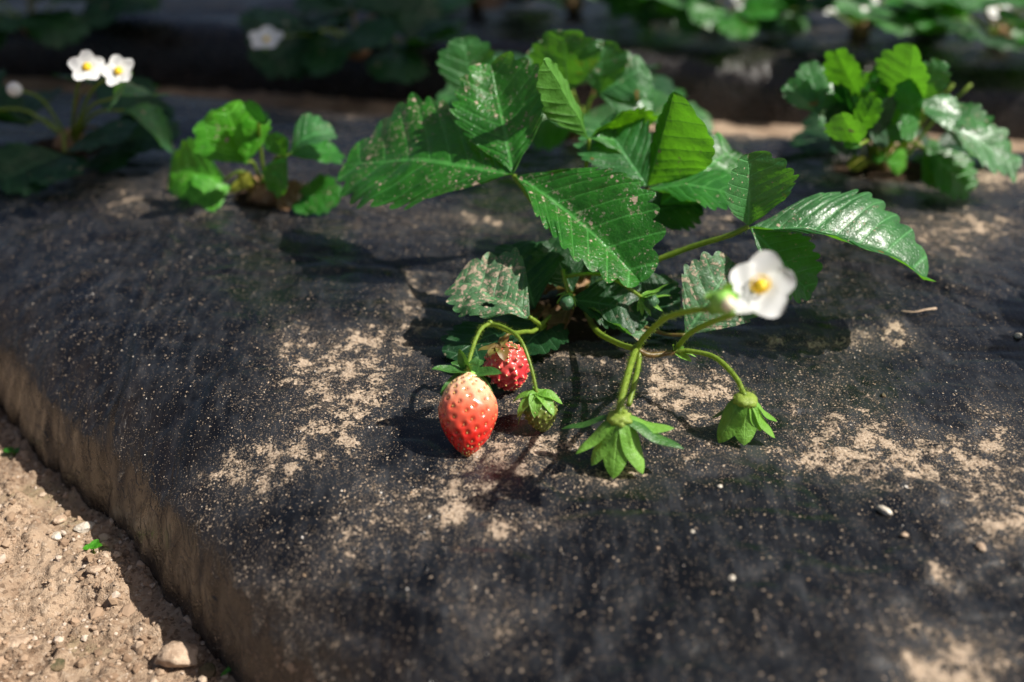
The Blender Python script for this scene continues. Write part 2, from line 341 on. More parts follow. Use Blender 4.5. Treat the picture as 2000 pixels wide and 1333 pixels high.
# ------------------------------------------------------------------ film material
def film_mat():
    a = NT('black_mulch_film'); co = a.coord()
    dr = a.attr('drift'); side = a.attr('side'); soil = a.attr('soil')
    n1 = a.noise(co, 130, 8, .72); n2 = a.noise(co, 900, 4, .7); n3 = a.noise(co, 24, 4, .55)
    e = a.math('ADD', a.math('MULTIPLY', n1, 1.0), a.math('MULTIPLY', n2, .55))
    e = a.math('ADD', e, a.math('MULTIPLY', n3, .24)); e = a.math('ADD', e, a.math('MULTIPLY', dr, .28))
    clump = a.ramp(e, 1.12, 1.18)
    # separate grains everywhere
    vo = a.n('TexVoronoi', {'Vector': co, 'Scale': 700.0, 'Randomness': 1.0})
    cellr = a.n('SeparateColor', {0: vo.outputs['Color']}).outputs[0]
    thr = a.math('ADD', .07, a.math('MULTIPLY', dr, .5))
    thr = a.math('MULTIPLY', thr, a.ramp(a.noise(co, 40, 3), .3, .65))
    isg = a.math('LESS_THAN', cellr, thr)
    g = a.math('MULTIPLY', isg, a.math('SUBTRACT', 1.0, a.ramp(vo.outputs['Distance'], .22, .36)))
    vo2 = a.n('TexVoronoi', {'Vector': co, 'Scale': 1800.0, 'Randomness': 1.0})
    cell2 = a.n('SeparateColor', {0: vo2.outputs['Color']}).outputs[0]
    thr2 = a.math('ADD', .12, a.math('MULTIPLY', dr, .6))
    g2 = a.math('MULTIPLY', a.math('LESS_THAN', cell2, thr2), a.math('SUBTRACT', 1.0, a.ramp(vo2.outputs['Distance'], .25, .4)))
    sand = a.math('MAXIMUM', a.math('MAXIMUM', clump, g), a.math('MULTIPLY', g2, .8))
    sc1 = a.mix(cell2, (.34, .25, .165), (.64, .51, .385))
    n5 = a.noise(co, 2500, 2, .6)
    sc1 = a.mix(a.math('MULTIPLY', n5, .5), sc1, (.22, .14, .085))
    haze = a.ramp(a.math('ADD', a.noise(co, 60, 6, .7), a.math('MULTIPLY', dr, .3)), .4, .8)
    # dusting of fine powder, slightly brushed
    mp = a.n('Mapping', {'Vector': co, 'Rotation': (0, 0, .6), 'Scale': (40, 9, 20)})
    br = a.noise(mp.outputs[0], 6, 5, .7)
    fl = a.mix(a.math('MULTIPLY', haze, .6), (.0032, .0035, .0043), (.023, .025, .029))
    fl = a.mix(a.math('MULTIPLY', a.ramp(br, .45, .75), .35), fl, (.062, .063, .068))
    mud = a.mix(a.noise(co, 80, 5, .6), (.045, .026, .013), (.12, .075, .042))
    sm = a.math('MULTIPLY', side, a.ramp(a.noise(mp.outputs[0], 2.2, 5, .65), .25, .65))
    fl = a.mix(a.math('MULTIPLY', sm, .18), fl, mud)
    soilc = a.mix(n2, (.018, .011, .006), (.06, .038, .022))
    col = a.mix(sand, fl, sc1)
    sf = a.ramp(a.math('ADD', soil, a.math('MULTIPLY', a.math('SUBTRACT', n1, .5), .8)), .42, .58)
    col = a.mix(sf, col, soilc)
    col = a.mix(a.math('MULTIPLY', a.attr('stain'), a.ramp(n1, .35, .55)), col, (.045, .006, .006))
    # bump
    h = a.math('ADD', a.math('MULTIPLY', clump, 1.2), a.math('MULTIPLY', g, 1.0))
    h = a.math('ADD', h, a.math('MULTIPLY', a.math('MULTIPLY', n2, sand), .8))
    b1 = a.bump(h, .0011, 1.0)
    mp2 = a.n('Mapping', {'Vector': co, 'Rotation': (0, 0, -.75), 'Scale': (55, 16, 30)})
    wr = a.math('ABSOLUTE', a.math('SUBTRACT', a.noise(mp2.outputs[0], 2.6, 4, .55, .6), .5))
    wr = a.math('MULTIPLY', a.math('SUBTRACT', 1.0, a.ramp(wr, 0.0, .06)), a.math('ADD', .3, a.math('MULTIPLY', side, 1.1)))
    film_h = a.math('ADD', a.math('MULTIPLY', a.noise(co, 120, 3, .5), .5), a.math('MULTIPLY', br, .8))
    film_h = a.math('ADD', film_h, a.math('MULTIPLY', wr, .9))
    b2 = a.bump(film_h, .0004, .55, b1)
    b3 = a.bump(a.math('MULTIPLY', n1, sf), .004, 1.0, b2)
    rg = a.math('ADD', .24, a.math('MULTIPLY', haze, .2)); rg = a.math('ADD', rg, a.math('MULTIPLY', a.math('MAXIMUM', sand, sf), .5), clamp=True)
    p = a.bsdf(Base_Color=col, Roughness=rg, Normal=b3, Specular_IOR_Level=a.math('SUBTRACT', .5, a.math('MULTIPLY', sf, .4)))
    return a.done(p.outputs[0])
M['film'] = film_mat()
def soil_mat():
    a = NT('dry_soil'); co = a.coord()
    n1 = a.noise(co, 28, 8, .65); n2 = a.noise(co, 260, 6, .7); n3 = a.noise(co, 1400, 3, .6)
    c = a.mix(a.ramp(n1, .3, .68), (.17, .10, .058), (.46, .33, .225))
    c = a.mix(a.math('MULTIPLY', a.ramp(n2, .35, .7), .6), c, (.52, .39, .275))
    vo = a.n('TexVoronoi', {'Vector': co, 'Scale': 700.0}); cr = a.n('SeparateColor', {0: vo.outputs['Color']}).outputs[0]
    c = a.mix(a.math('MULTIPLY', a.math('LESS_THAN', cr, .10), .25), c, (.58, .48, .38))
    c = a.mix(a.math('MULTIPLY', a.math('GREATER_THAN', cr, .87), .5), c, (.07, .04, .025))
    moss = a.math('MULTIPLY', a.ramp(a.noise(co, 16, 3), .60, .68), a.ramp(n2, .4, .6))
    c = a.mix(a.math('MULTIPLY', moss, .35), c, (.12, .12, .03))
    h = a.math('ADD', a.math('MULTIPLY', n2, 1.0), a.math('MULTIPLY', n3, .45))
    b = a.bump(h, .0022, 1.0)
    p = a.bsdf(Base_Color=c, Roughness=.9, Normal=b, Specular_IOR_Level=.25)
    return a.done(p.outputs[0])
M['soil'] = soil_mat()
def grain_mat(name, cols, rough=.6):
    a = NT(name); g = a.n('NewGeometry').outputs['Random Per Island']
    r = a.n('ValToRGB', {0: g}); cr = r.color_ramp; cr.interpolation = 'CONSTANT'
    n = len(cols); cr.elements[0].color = (*cols[0], 1); cr.elements[1].position = 1/n; cr.elements[1].color = (*cols[1], 1)
    for i in range(2, n):
        e = cr.elements.new(i/n); e.color = (*cols[i], 1)
    n1 = a.noise(a.coord(), 900, 3, .6)
    c = a.mix(a.math('MULTIPLY', n1, .5), r.outputs[0], (.25, .17, .11))
    p = a.bsdf(Base_Color=c, Roughness=rough, Normal=a.bump(n1, .0003, .6))
    return a.done(p.outputs[0])
M['sand'] = grain_mat('sand_grains', [(.5, .37, .25), (.62, .5, .36), (.38, .26, .16), (.7, .62, .52), (.46, .31, .18), (.56, .44, .32), (.26, .17, .1), (.72, .68, .62)], .45)
M['crumb'] = grain_mat('soil_crumbs', [(.36, .25, .165), (.30, .2, .125), (.42, .31, .22), (.2, .125, .075), (.48, .37, .27), (.34, .23, .15), (.55, .45, .36), (.25, .16, .10)], .85)
def stone_mat(name, c1, c2, sc_=120, spec=.4, rough=.75):
    a = NT(name); co = a.coord(); n1 = a.noise(co, sc_, 8, .7); n2 = a.noise(co, sc_*6, 4, .6)
    p = a.bsdf(Base_Color=a.mix(a.ramp(a.math('ADD', a.math('MULTIPLY', n1, .7), a.math('MULTIPLY', n2, .3)), .35, .65), c1, c2), Roughness=rough, Specular_IOR_Level=spec,
               Normal=a.bump(a.math('ADD', n1, a.math('MULTIPLY', n2, .4)), .0015, .9))
    return a.done(p.outputs[0])
M['stone'] = stone_mat('tan_stone', (.30, .20, .13), (.56, .42, .30))
M['stone_dark'] = stone_mat('mossy_stone', (.05, .05, .02), (.16, .11, .06))
M['stone_pale'] = stone_mat('pale_stone', (.5, .42, .32), (.72, .66, .56), 200, .5, .5)

# ------------------------------------------------------------------ setting: ground sheet
def axis_pts(c, h, n, ext):
    """dense around c within h, growing outward to ext"""
    core = np.linspace(c-h, c+h, n)
    st = core[1]-core[0]; up = []; x = c+h; d = st
    while x < ext: d = min(d*1.35, 40); x += d; up.append(x)
    dn = []; x = c-h; d = st
    while x > -ext: d = min(d*1.35, 40); x -= d; dn.append(x)
    return np.array(dn[::-1]+list(core)+up)
def groundz(x, y):
    near = np.exp(-(((x+.2)/.5)**2+((y-.3)/.6)**2))
    z = -DROP-.004+.0030*fbm(x*22, y*22, 0, 31, 3)
    cl = fbm(x*80, y*80, 0, 33, 4, .6); z = z+.0085*np.maximum(cl, -.12)
    cl2 = vnoise(x*210, y*210, 0, 37); z = z+.0011*np.abs(cl2)+.0005*fbm(x*500, y*500, 0, 38, 2)
    return z
gx = axis_pts(-.2, .16, 300, 300.); gy = axis_pts(.33, .17, 300, 300.)
X, Y = np.meshgrid(gx, gy, indexing='ij')
Z = groundz(X, Y); far = sstep(2, 6, np.hypot(X, Y)); Z = Z*(1-far)+(-DROP-.004)*far
g_ = mesh_obj('ground', np.stack([X, Y, Z], -1).reshape(-1, 3), grid_faces(len(gx), len(gy)), M['soil'])
tag(g_, 'dry crumbly tan soil of the furrow beside the covered beds', None, None, 'structure')

# the bed in front: rotated grid (a = away from the front-left toe, b = along it)
av = [0.0]; d = .0012
while av[-1] < .40: av.append(av[-1]+min(d*(1 if av[-1] > .06 else .7), .0018))
while av[-1] < 1.45: d = min(d*1.02, .008); av.append(av[-1]+max(d, .002))
av = np.array(av)-.004
bv = [0.0]
while bv[-1] < .62: bv.append(bv[-1]+.0018)
up_ = list(np.array(bv))
x_ = up_[-1]
while x_ < 1.3: x_ += .006; up_.append(x_)
x_ = 0; dn = []
while x_ > -1.2: x_ -= .0018 if x_ > -.15 else .005; dn.append(x_)
bvv = np.array(dn[::-1]+up_)-.10     # b = (y-x)/sqrt2
A, B = np.meshgrid(av, bvv, indexing='ij')
SX = (A*1.41421+TOE)
X = (SX-B*1.41421)/2; Y = (SX+B*1.41421)/2
Z = bedz(X, Y)
Z = np.where(Y > .775-.2*X, -DROP-.03, Z)
dr_ = drift(X, Y)
Z = Z+.0022*dr_*np.maximum(0, fbm(X*220, Y*220, 0, 41, 3))
d1 = (X+Y-TOE)/1.41421-.0105*sstep(.36, .50, Y-X)
d2 = (.765-.2*X-Y)
side_ = np.maximum(1-sstep(.004, .045, d1), .6*(1-sstep(.0, .05, d2)))
soil_ = np.zeros_like(X)
for (px, py, rx, ry) in [(1120, 600, .030, .026), (530, 385, .022, .02), (1730, 330, .035, .02), (1130, 262, .03, .02), (140, 290, .03, .02)]:
    q = V(px, py); soil_ = np.maximum(soil_, np.exp(-.7*(((X-q[0])/rx)**2+((Y-q[1])/ry)**2)**1.5))
q = V(965, 915); stain_ = .85*np.exp(-(((X-q[0])/.010)**2+((Y-q[1])/.008)**2))
f = grid_faces(len(av), len(bvv))
bed = mesh_obj('mulch_film', np.stack([X, Y, Z], -1).reshape(-1, 3), f, M['film'],
               attrs={'drift': dr_.ravel(), 'side': side_.ravel(), 'soil': soil_.ravel(), 'stain': stain_.ravel()})
tag(bed, 'black plastic mulch film dusted with sand over the front raised bed', 'mulch film', 'film covered beds')

def back_bed(y0, depth, ztop, label, step=.006):
    xs = np.arange(-1.6, 1.8, step*1.5); t = np.concatenate([np.linspace(0, .09, 40), np.arange(.095, depth-.09, step), np.linspace(depth-.09, depth, 20)])
    Xb, Tb = np.meshgrid(xs, t, indexing='ij'); Yb = y0-.2*Xb+Tb
    wob = .008*vnoise(Xb*8, Yb*3, 0, int(y0*100))
    Zb = np.minimum(prof(Tb+wob*sstep(0, .02, Tb), .06), prof(depth-Tb, .08))+ztop*sstep(0, .06, Tb)
    Zb = Zb+.006*vnoise(Xb*6, Yb*6, 0, 51)*sstep(0, .08, Tb)+.002*fbm(Xb*20, Yb*40, 0, 52, 3)
    Zb = Zb-.02*(1-sstep(0, .01, Tb))
    dr = sstep(-.1, .5, fbm(Xb*9, Yb*14, 0, 53+int(y0*10), 4))*.55*sstep(.02, .09, Tb)
    b = mesh_obj('mulch_film', np.stack([Xb, Yb, Zb], -1).reshape(-1, 3), grid_faces(len(xs), len(t)), M['film'],
                 attrs={'drift': dr.ravel(), 'side': (.7*(1-sstep(.01, .06, Tb))).ravel(), 'soil': np.zeros(Xb.size)})
    return tag(b, label, 'mulch film', 'film covered beds')
back_bed(.925, .62, -.008, 'black plastic mulch film over the next raised bed behind the furrow')

# ------------------------------------------------------------------ sand grains, crumbs, stones
OCT_V = np.array([(1, 0, 0), (0, 1, 0), (-1, 0, 0), (0, -1, 0), (0, 0, 1), (0, 0, -1)], float)
OCT_F = np.array([(0, 1, 4), (1, 2, 4), (2, 3, 4), (3, 0, 4), (1, 0, 5), (2, 1, 5), (3, 2, 5), (0, 3, 5)])
def cube_ico():
    import bmesh
    bm = bmesh.new(); bmesh.ops.create_icosphere(bm, subdivisions=1, radius=1); v = np.array([q.co[:] for q in bm.verts]); fa = np.array([[q.index for q in f_.verts] for f_ in bm.faces]); bm.free(); return v, fa
ICO_V, ICO_F = cube_ico()
def grains(name, P_, rad, mat, rng, ico=False, flat=.8):
    bv_, bf_ = (ICO_V, ICO_F) if ico else (OCT_V, OCT_F)
    n = len(P_); k = len(bv_)
    jit = bv_[None]*(1+rng.uniform(-.28, .28, (n, k, 1)))
    sc_ = rng.uniform(.6, 1.3, (n, 1, 3)); jit = jit*sc_
    q = rng.normal(size=(n, 4)); q /= np.linalg.norm(q, axis=1)[:, None]
    w_, x, y, z = q.T
    Rm = np.stack([1-2*(y*y+z*z), 2*(x*y-z*w_), 2*(x*z+y*w_), 2*(x*y+z*w_), 1-2*(x*x+z*z), 2*(y*z-x*w_), 2*(x*z-y*w_), 2*(y*z+x*w_), 1-2*(x*x+y*y)], 1).reshape(n, 3, 3)
    vv = np.einsum('nij,nkj->nki', Rm, jit)*rad[:, None, None]; vv[..., 2] *= flat
    vv = vv+P_[:, None, :]
    ff = (bf_[None]+np.arange(n)[:, None, None]*k).reshape(-1, 3)
    return mesh_obj(name, vv.reshape(-1, 3), ff, mat, smooth=False)
rng = np.random.default_rng(4)
# loose sand on the film
pts = []
N = 260000
cx_ = rng.uniform(-.30, .42, N); cy_ = rng.uniform(.17, .62, N)
okk = (cx_+cy_ > TOE+.03) & (np.abs(cx_)/cy_ < .75)
cx_, cy_ = cx_[okk], cy_[okk]
dd = drift(cx_, cy_); pn = sstep(-.5, .6, fbm(cx_*30, cy_*30, 0, 61, 3)); fn = sstep(-.1, .45, fbm(cx_*160, cy_*160, 0, 62, 3))
pr = .055*pn*(.4+fn)+.85*dd**1.3*fn
keep = rng.uniform(0, 1, len(cx_)) < pr
cx_, cy_ = cx_[keep], cy_[keep]
rad = np.exp(rng.normal(math.log(.00020), .38, len(cx_))); rad = np.clip(rad, .0001, .0009)
zz = bedz(cx_, cy_)
P_ = np.stack([cx_, cy_, zz+rad*.35], 1)
o = grains('sand', P_, rad, M['sand'], rng)
tag(o, 'loose tan sand grains scattered over the black film', 'sand', None, 'stuff')
# crumbs on the furrow soil
N = 42000
cx_ = rng.uniform(-.34, -.03, N); cy_ = rng.uniform(.17, .50, N); okk = (cx_+cy_ < TOE+.022); cx_, cy_ = cx_[okk], cy_[okk]
dn_ = sstep(-.3, .5, fbm(cx_*25, cy_*25, 0, 71, 3)); okk = rng.uniform(0, 1, len(cx_)) < .2+.8*dn_; cx_, cy_ = cx_[okk], cy_[okk]
rad = np.clip(np.exp(rng.normal(math.log(.00050), .60, len(cx_))), .0002, .0026)
o = grains('soil_crumbs', np.stack([cx_, cy_, groundz(cx_, cy_)+rad*.3], 1), rad, M['crumb'], rng, ico=True)
tag(o, 'small crumbs and grit lying on the furrow soil', 'soil crumbs', None, 'stuff')

def stone(name, c, r, mat, label, cat, seed, squash=(1, .8, .6), rot=0, group=None, flatn=4, tilt=0, sub=4):
    import bmesh
    bm = bmesh.new(); bmesh.ops.create_icosphere(bm, subdivisions=sub, radius=1)
    v = np.array([q.co[:] for q in bm.verts]); fa = [[q.index for q in f_.verts] for f_ in bm.faces]; bm.free()
    rs = np.random.default_rng(seed)
    for _ in range(flatn*2):                      # knock facets off
        n = unit(rs.normal(size=3)); h_ = rs.uniform(.55, .85); dd_ = v@n; v = v-np.outer(np.maximum(dd_-h_, 0)*.85, n)
    nn = fbm(v[:, 0]*1.6, v[:, 1]*1.6, v[:, 2]*1.6, seed, 4, .55)[:, None]; v = v*(1+.22*nn)
    n6 = fbm(v[:, 0]*7, v[:, 1]*7, v[:, 2]*7, seed+3, 3, .6)[:, None]; v = v*(1+.07*n6)
    v = v*np.array(squash)*r; v = v@np.array(Matrix.Rotation(tilt, 3, 'X')).T@np.array(Matrix.Rotation(rot, 3, 'Z')).T
    o = mesh_obj(name, v, fa, mat); o.location = [float(a) for a in c]
    return tag(o, label, cat, group)
def gsoil(px, py):
    z = -DROP
    for _ in range(5):
        p = V(px, py, z); z = float(groundz(p[0], p[1]))
    return V(px, py, z)
GS = 'stones on the furrow soil'
stone('stone', gsoil(350, 1295)+[0, 0, .003], .0088, M['stone'], 'largest rounded tan stone on the soil near the lower left corner', 'stone', 5, (1, .72, .62), .2, GS)
stone('stone', gsoil(405, 1318)+[0, 0, .002], .0042, M['stone_dark'], 'dark mossy stone just right of the large tan stone', 'stone', 6, (.8, 1, .8), .4, GS)
stone('stone', gsoil(165, 1035)+[0, 0, .001], .0042, M['stone_pale'], 'pale pointed stone halfway up the soil strip', 'stone', 7, (1.2, .7, .5), .5, GS)
stone('stone', gsoil(118, 908)+[0, 0, .0014], .0034, M['stone'], 'small orange tan stone touching the film edge', 'stone', 8, (1.2, .8, .6), 0, GS)
stone('stone', gsoil(118, 1018)+[0, 0, .001], .0030, M['stone'], 'small rounded tan stone left of the pale pointed stone', 'stone', 9, (1, .8, .6), .7, GS)
stone('stone', gsoil(112, 1052)+[0, 0, .001], .0028, M['stone_pale'], 'small pale round stone above the green sprout', 'stone', 10, (.9, .9, .7), 0, GS)
stone('stone', gsoil(30, 1258)+[0, 0, .001], .0055, M['stone'], 'flat tan clod at the left edge of the soil', 'clod', 11, (1.2, .9, .4), 0, GS)
stone('stone', gsoil(190, 1115)+[0, 0, .001], .0034, M['stone'], 'tan lump of soil just below the green sprout', 'clod', 12, (1.3, .8, .5), .2, GS)
stone('stone', gsoil(112, 1300)+[0, 0, .000], .0034, M['stone_dark'], 'small brown stone near the bottom edge left of the large tan stone', 'stone', 14, (1, .8, .6), .2, GS)
GP = 'pebbles on the black film'
for i, (px, py, r, mt, sq, rt, lb) in enumerate([
    (1726, 1002, .0029, 'stone_pale', (1, .55, .5), -.75, 'pale oval pebble, largest on the film right of the flowers'),
    (1765, 1047, .0016, 'stone', (1, .8, .6), 0, 'small brown pebble just below the pale oval pebble'),
    (1915, 1072, .0021, 'stone', (.8, 1, .6), .3, 'orange brown pebble near the right edge of the film'),
    (1988, 659, .0021, 'stone_pale', (1, .8, .6), .3, 'greyish pebble in the shadow at the right edge of the picture'),
    (1725, 775, .0014, 'stone_dark', (1, .8, .7), 1, 'tiny dark brown pebble in the sandy patch right of the drooping sepals'),
    (1428, 1131, .0013, 'stone_pale', (1, .9, .7), 0, 'tiny white pebble on the bare film below the sandy patches'),
    (1352, 1040, .0009, 'stone_pale', (1, .9, .7), 0, 'tiny cream pebble above the tiny white pebble'),
    (1405, 952, .0011, 'stone_pale', (1, .9, .7), 0, 'tiny cream pebble in front of the right drooping sepals'),
    (1285, 1072, .0008, 'stone', (1, .9, .7), 0, 'tiny tan pebble left of the tiny cream pebble')]):
    p = G(px, py); stone('pebble', p+[0, 0, r*.35], r, M[mt], lb, 'pebble', 30+i, sq, rt, GP, sub=3)
tw = tube('twig', [G(1760, 608, .0008), G(1785, 610, .0012), G(1805, 606, .0015), G(1828, 603, .001)], .0004, .0006, M['stone'], None, n=5, sides=7)
tag(tw, 'thin dry tan twig lying on the film below the long right leaf', 'twig')

# ------------------------------------------------------------------ plant builders
def node(name, parent):
    o = bpy.data.objects.new(name, None); sc.collection.objects.link(o); o.empty_display_size = .005
    o.parent = parent; o['_org'] = list(parent['_org']); return o
def blade(B, T, N, wl, wr, fl=.25, fr=.25, cl=0., cr=0., bend=.05, sbend=0., n=8, tooth=.09, rpt=8, cols=9, ripple=.02, seed=0,
          shape=1.35, pw=.75, s0=.16, tipdrop=0., corr=.009, tsharp=.62):
    """serrated leaflet. B base, T tip, N up hint, wl/wr half widths (share of length), fl/fr fold angle of each half, cl/cr extra curl"""
    B, T, N = [np.asarray(q, float) for q in (B, T, N)]
    L = np.linalg.norm(T-B); Xa = (T-B)/L; N = unit(N-Xa*(N@Xa)); S = np.cross(N, Xa)
    m = int(n*rpt+8); s = np.linspace(0, 1, m)
    ph = (s-s0)/(1-s0)*n+.5*0; tv = np.power(np.abs(np.sin(math.pi*np.clip(ph, 0, n))), tsharp)
    ramp = np.clip((s-s0)/.12, 0, 1)
    prof_ = np.power(np.maximum(np.sin(math.pi*np.power(s, shape)), 0), pw)
    v = np.linspace(0, 1, cols)
    out = []; uvs = []
    rs = np.random.default_rng(seed); amp = 1+.25*rs.uniform(-1, 1, n+2)[np.clip(ph.astype(int)+1, 0, n+1)]
    sm = np.power(s, 2.1)
    for sg, wd, fd, cu in ((1, wl, fl, cl), (-1, wr, fr, cr)):
        wv = prof_*wd*(1+.05*vnoise(s*4, s*0+seed+sg, 0, seed))
        tt = tooth*amp*tv*ramp
        ax = s+tt*.62; lat = wv*.93+tt*.75*np.clip(prof_*3, .15, 1)
        ax = np.minimum(ax, 1.0+.05)
        SM, Vv = np.meshgrid(sm, v, indexing='ij')
        AX = SM+(ax[:, None]-SM)*Vv; LT = lat[:, None]*Vv**.96
        LT = LT*(1+.12*(1-Vv))
        ang = fd+cu*Vv
        y = LT*np.cos(ang); z = LT*np.sin(ang)
        dvein = np.abs(np.mod(ph, 1)-.5)
        z = z-corr*np.exp(-(dvein/.16)**2)[:, None]*np.sin(math.pi*np.clip(Vv*1.0+.0, 0, 1))**.5*.9*ramp[:, None]
        z = z-corr*.5*np.exp(-(Vv/.10)**2)
        z = z+ripple*vnoise(AX*4+seed*3.1, y*4, 0, seed+11)+ripple*.5*vnoise(AX*11, y*11, 0, seed+12)
        z = z+ripple*.8*Vv**3*np.sin(AX*19+seed+sg)
        z = z+bend*4*AX*(1-AX)-tipdrop*AX**2
        y = y*sg+sbend*4*AX*(1-AX)
        p = B+L*(AX[..., None]*Xa+y[..., None]*S+z[..., None]*N)
        out.append(p); uvs.append(np.stack([np.broadcast_to(ph[:, None], AX.shape)+20, sg*Vv], -1))
    f1 = grid_faces(m, cols); f2 = grid_faces(m, cols, m*cols)[:, ::-1]
    f = np.concatenate([f1, f2])
    vv = np.concatenate([out[0].reshape(-1, 3), out[1].reshape(-1, 3)]); uu = np.concatenate([uvs[0].reshape(-1, 2), uvs[1].reshape(-1, 2)])
    # weld the two halves along the midrib
    idx = np.arange(len(vv)); idx[m*cols + np.arange(m)*cols] = np.arange(m)*cols
    f = idx[f]
    used = np.unique(f); remap = np.zeros(len(vv), int); remap[used] = np.arange(len(used))
    # normals must follow N
    return vv[used], remap[f], uu[used]
def leaflet(parent, mat, *a, name='leaflet', label=None, hole=None, **k):
    v, f, u = blade(*a, **k)
    if hole:
        c = u[f].mean(1); f = f[((c[:, 0]-20-hole[0])/hole[2])**2+((c[:, 1]-hole[1])/hole[3])**2 > 1]
    o = mesh_obj(name, v, f, mat, parent, uv=u)
    if label: o['label'] = label
    return o
def sepal_data(B, D, N, L, w_, curl=.2, m=12, cols=5, fold=.35, seed=0):
    """lance shaped sepal or petal, from B along D, upper side N"""
    D = unit(D); N = unit(np.asarray(N, float)-D*(np.asarray(N, float)@D)); S = np.cross(N, D)
    s = np.linspace(0, 1, m); vs = []; uv = []
    for i, t in enumerate(s):
        wd = w_*(math.sin(math.pi*min(1, (t*.86+.14))**.9)**.62 if t < 1 else .02)
        for v_ in np.linspace(-1, 1, cols):
            lat = wd*v_; hgt = abs(lat)*fold - curl*L*t*t + .02*L*math.sin(t*9+seed)
            vs.append(B+D*L*t*(1-.15*abs(curl)*t)+S*lat+N*hgt); uv.append((20.25, v_))
    return np.array(vs), grid_faces(m, cols), np.array(uv)
def join(parts):
    V_, F_, U_ = [], [], []; o = 0
    for p in parts:
        V_.append(np.asarray(p[0])); F_ += [[int(i)+o for i in q] for q in p[1]]; o += len(p[0])
        U_.append(np.asarray(p[2]) if len(p) > 2 else np.full((len(p[0]), 2), 20.25))
    return np.concatenate(V_), F_, np.concatenate(U_)
def frame_of(ax):
    ax = unit(ax); a = np.array([0, 0, 1.]) if abs(ax[2]) < .9 else np.array([1., 0, 0])
    e1 = unit(np.cross(ax, a)); return ax, e1, np.cross(ax, e1)

def berry_mat(name, top, midc, low, dark, rough=.22, sss=.25):
    a = NT(name); t = a.attr('along'); co = a.coord()
    n = a.noise(co, 130, 4, .6)
    tt = a.math('ADD', t, a.math('MULTIPLY', a.math('SUBTRACT', n, .5), .22))
    r = a.n('ValToRGB', {0: tt}); c = r.color_ramp; c.elements[0].position = .10; c.elements[0].color = (*top, 1)
    c.elements[1].position = .46; c.elements[1].color = (*midc, 1)
    e = c.elements.new(.74); e.color = (*low, 1)
    pit = a.attr('pit')
    col = a.mix(a.math('MULTIPLY', pit, .5), r.outputs[0], dark)
    nb = a.bump(a.noise(co, 1600, 3, .5), .00008, .5)
    p = a.bsdf(Base_Color=col, Roughness=rough, Subsurface_Weight=sss, Subsurface_Scale=.0022, Normal=nb, Coat_Weight=.25, Coat_Roughness=.10)
    p.inputs['Subsurface Radius'].default_value = (1, .35, .2)
    return a.done(p.outputs[0])
M['berry'] = berry_mat('ripening_berry', (.84, .56, .34), (.75, .14, .07), (.63, .018, .012), (.30, .04, .015))
M['berry_pink'] = berry_mat('pink_berry', (.55, .09, .07), (.58, .03, .04), (.52, .025, .03), (.62, .20, .12), .3, .1)
M['berry_green'] = berry_mat('green_berry', (.09, .14, .015), (.12, .16, .018), (.14, .17, .02), (.05, .07, .01), .5, .1)
M['seed_gold'] = grain_mat('golden_seeds', [(.62, .36, .08), (.68, .50, .12), (.50, .20, .06), (.60, .42, .10), (.42, .12, .05)], .4)
M['seed_yellow'] = grain_mat('yellow_seeds', [(.75, .58, .28), (.8, .62, .36), (.66, .5, .16), (.78, .5, .35)], .4)
M['seed_green'] = grain_mat('green_seeds', [(.30, .32, .06), (.36, .34, .08), (.24, .28, .05)], .4)
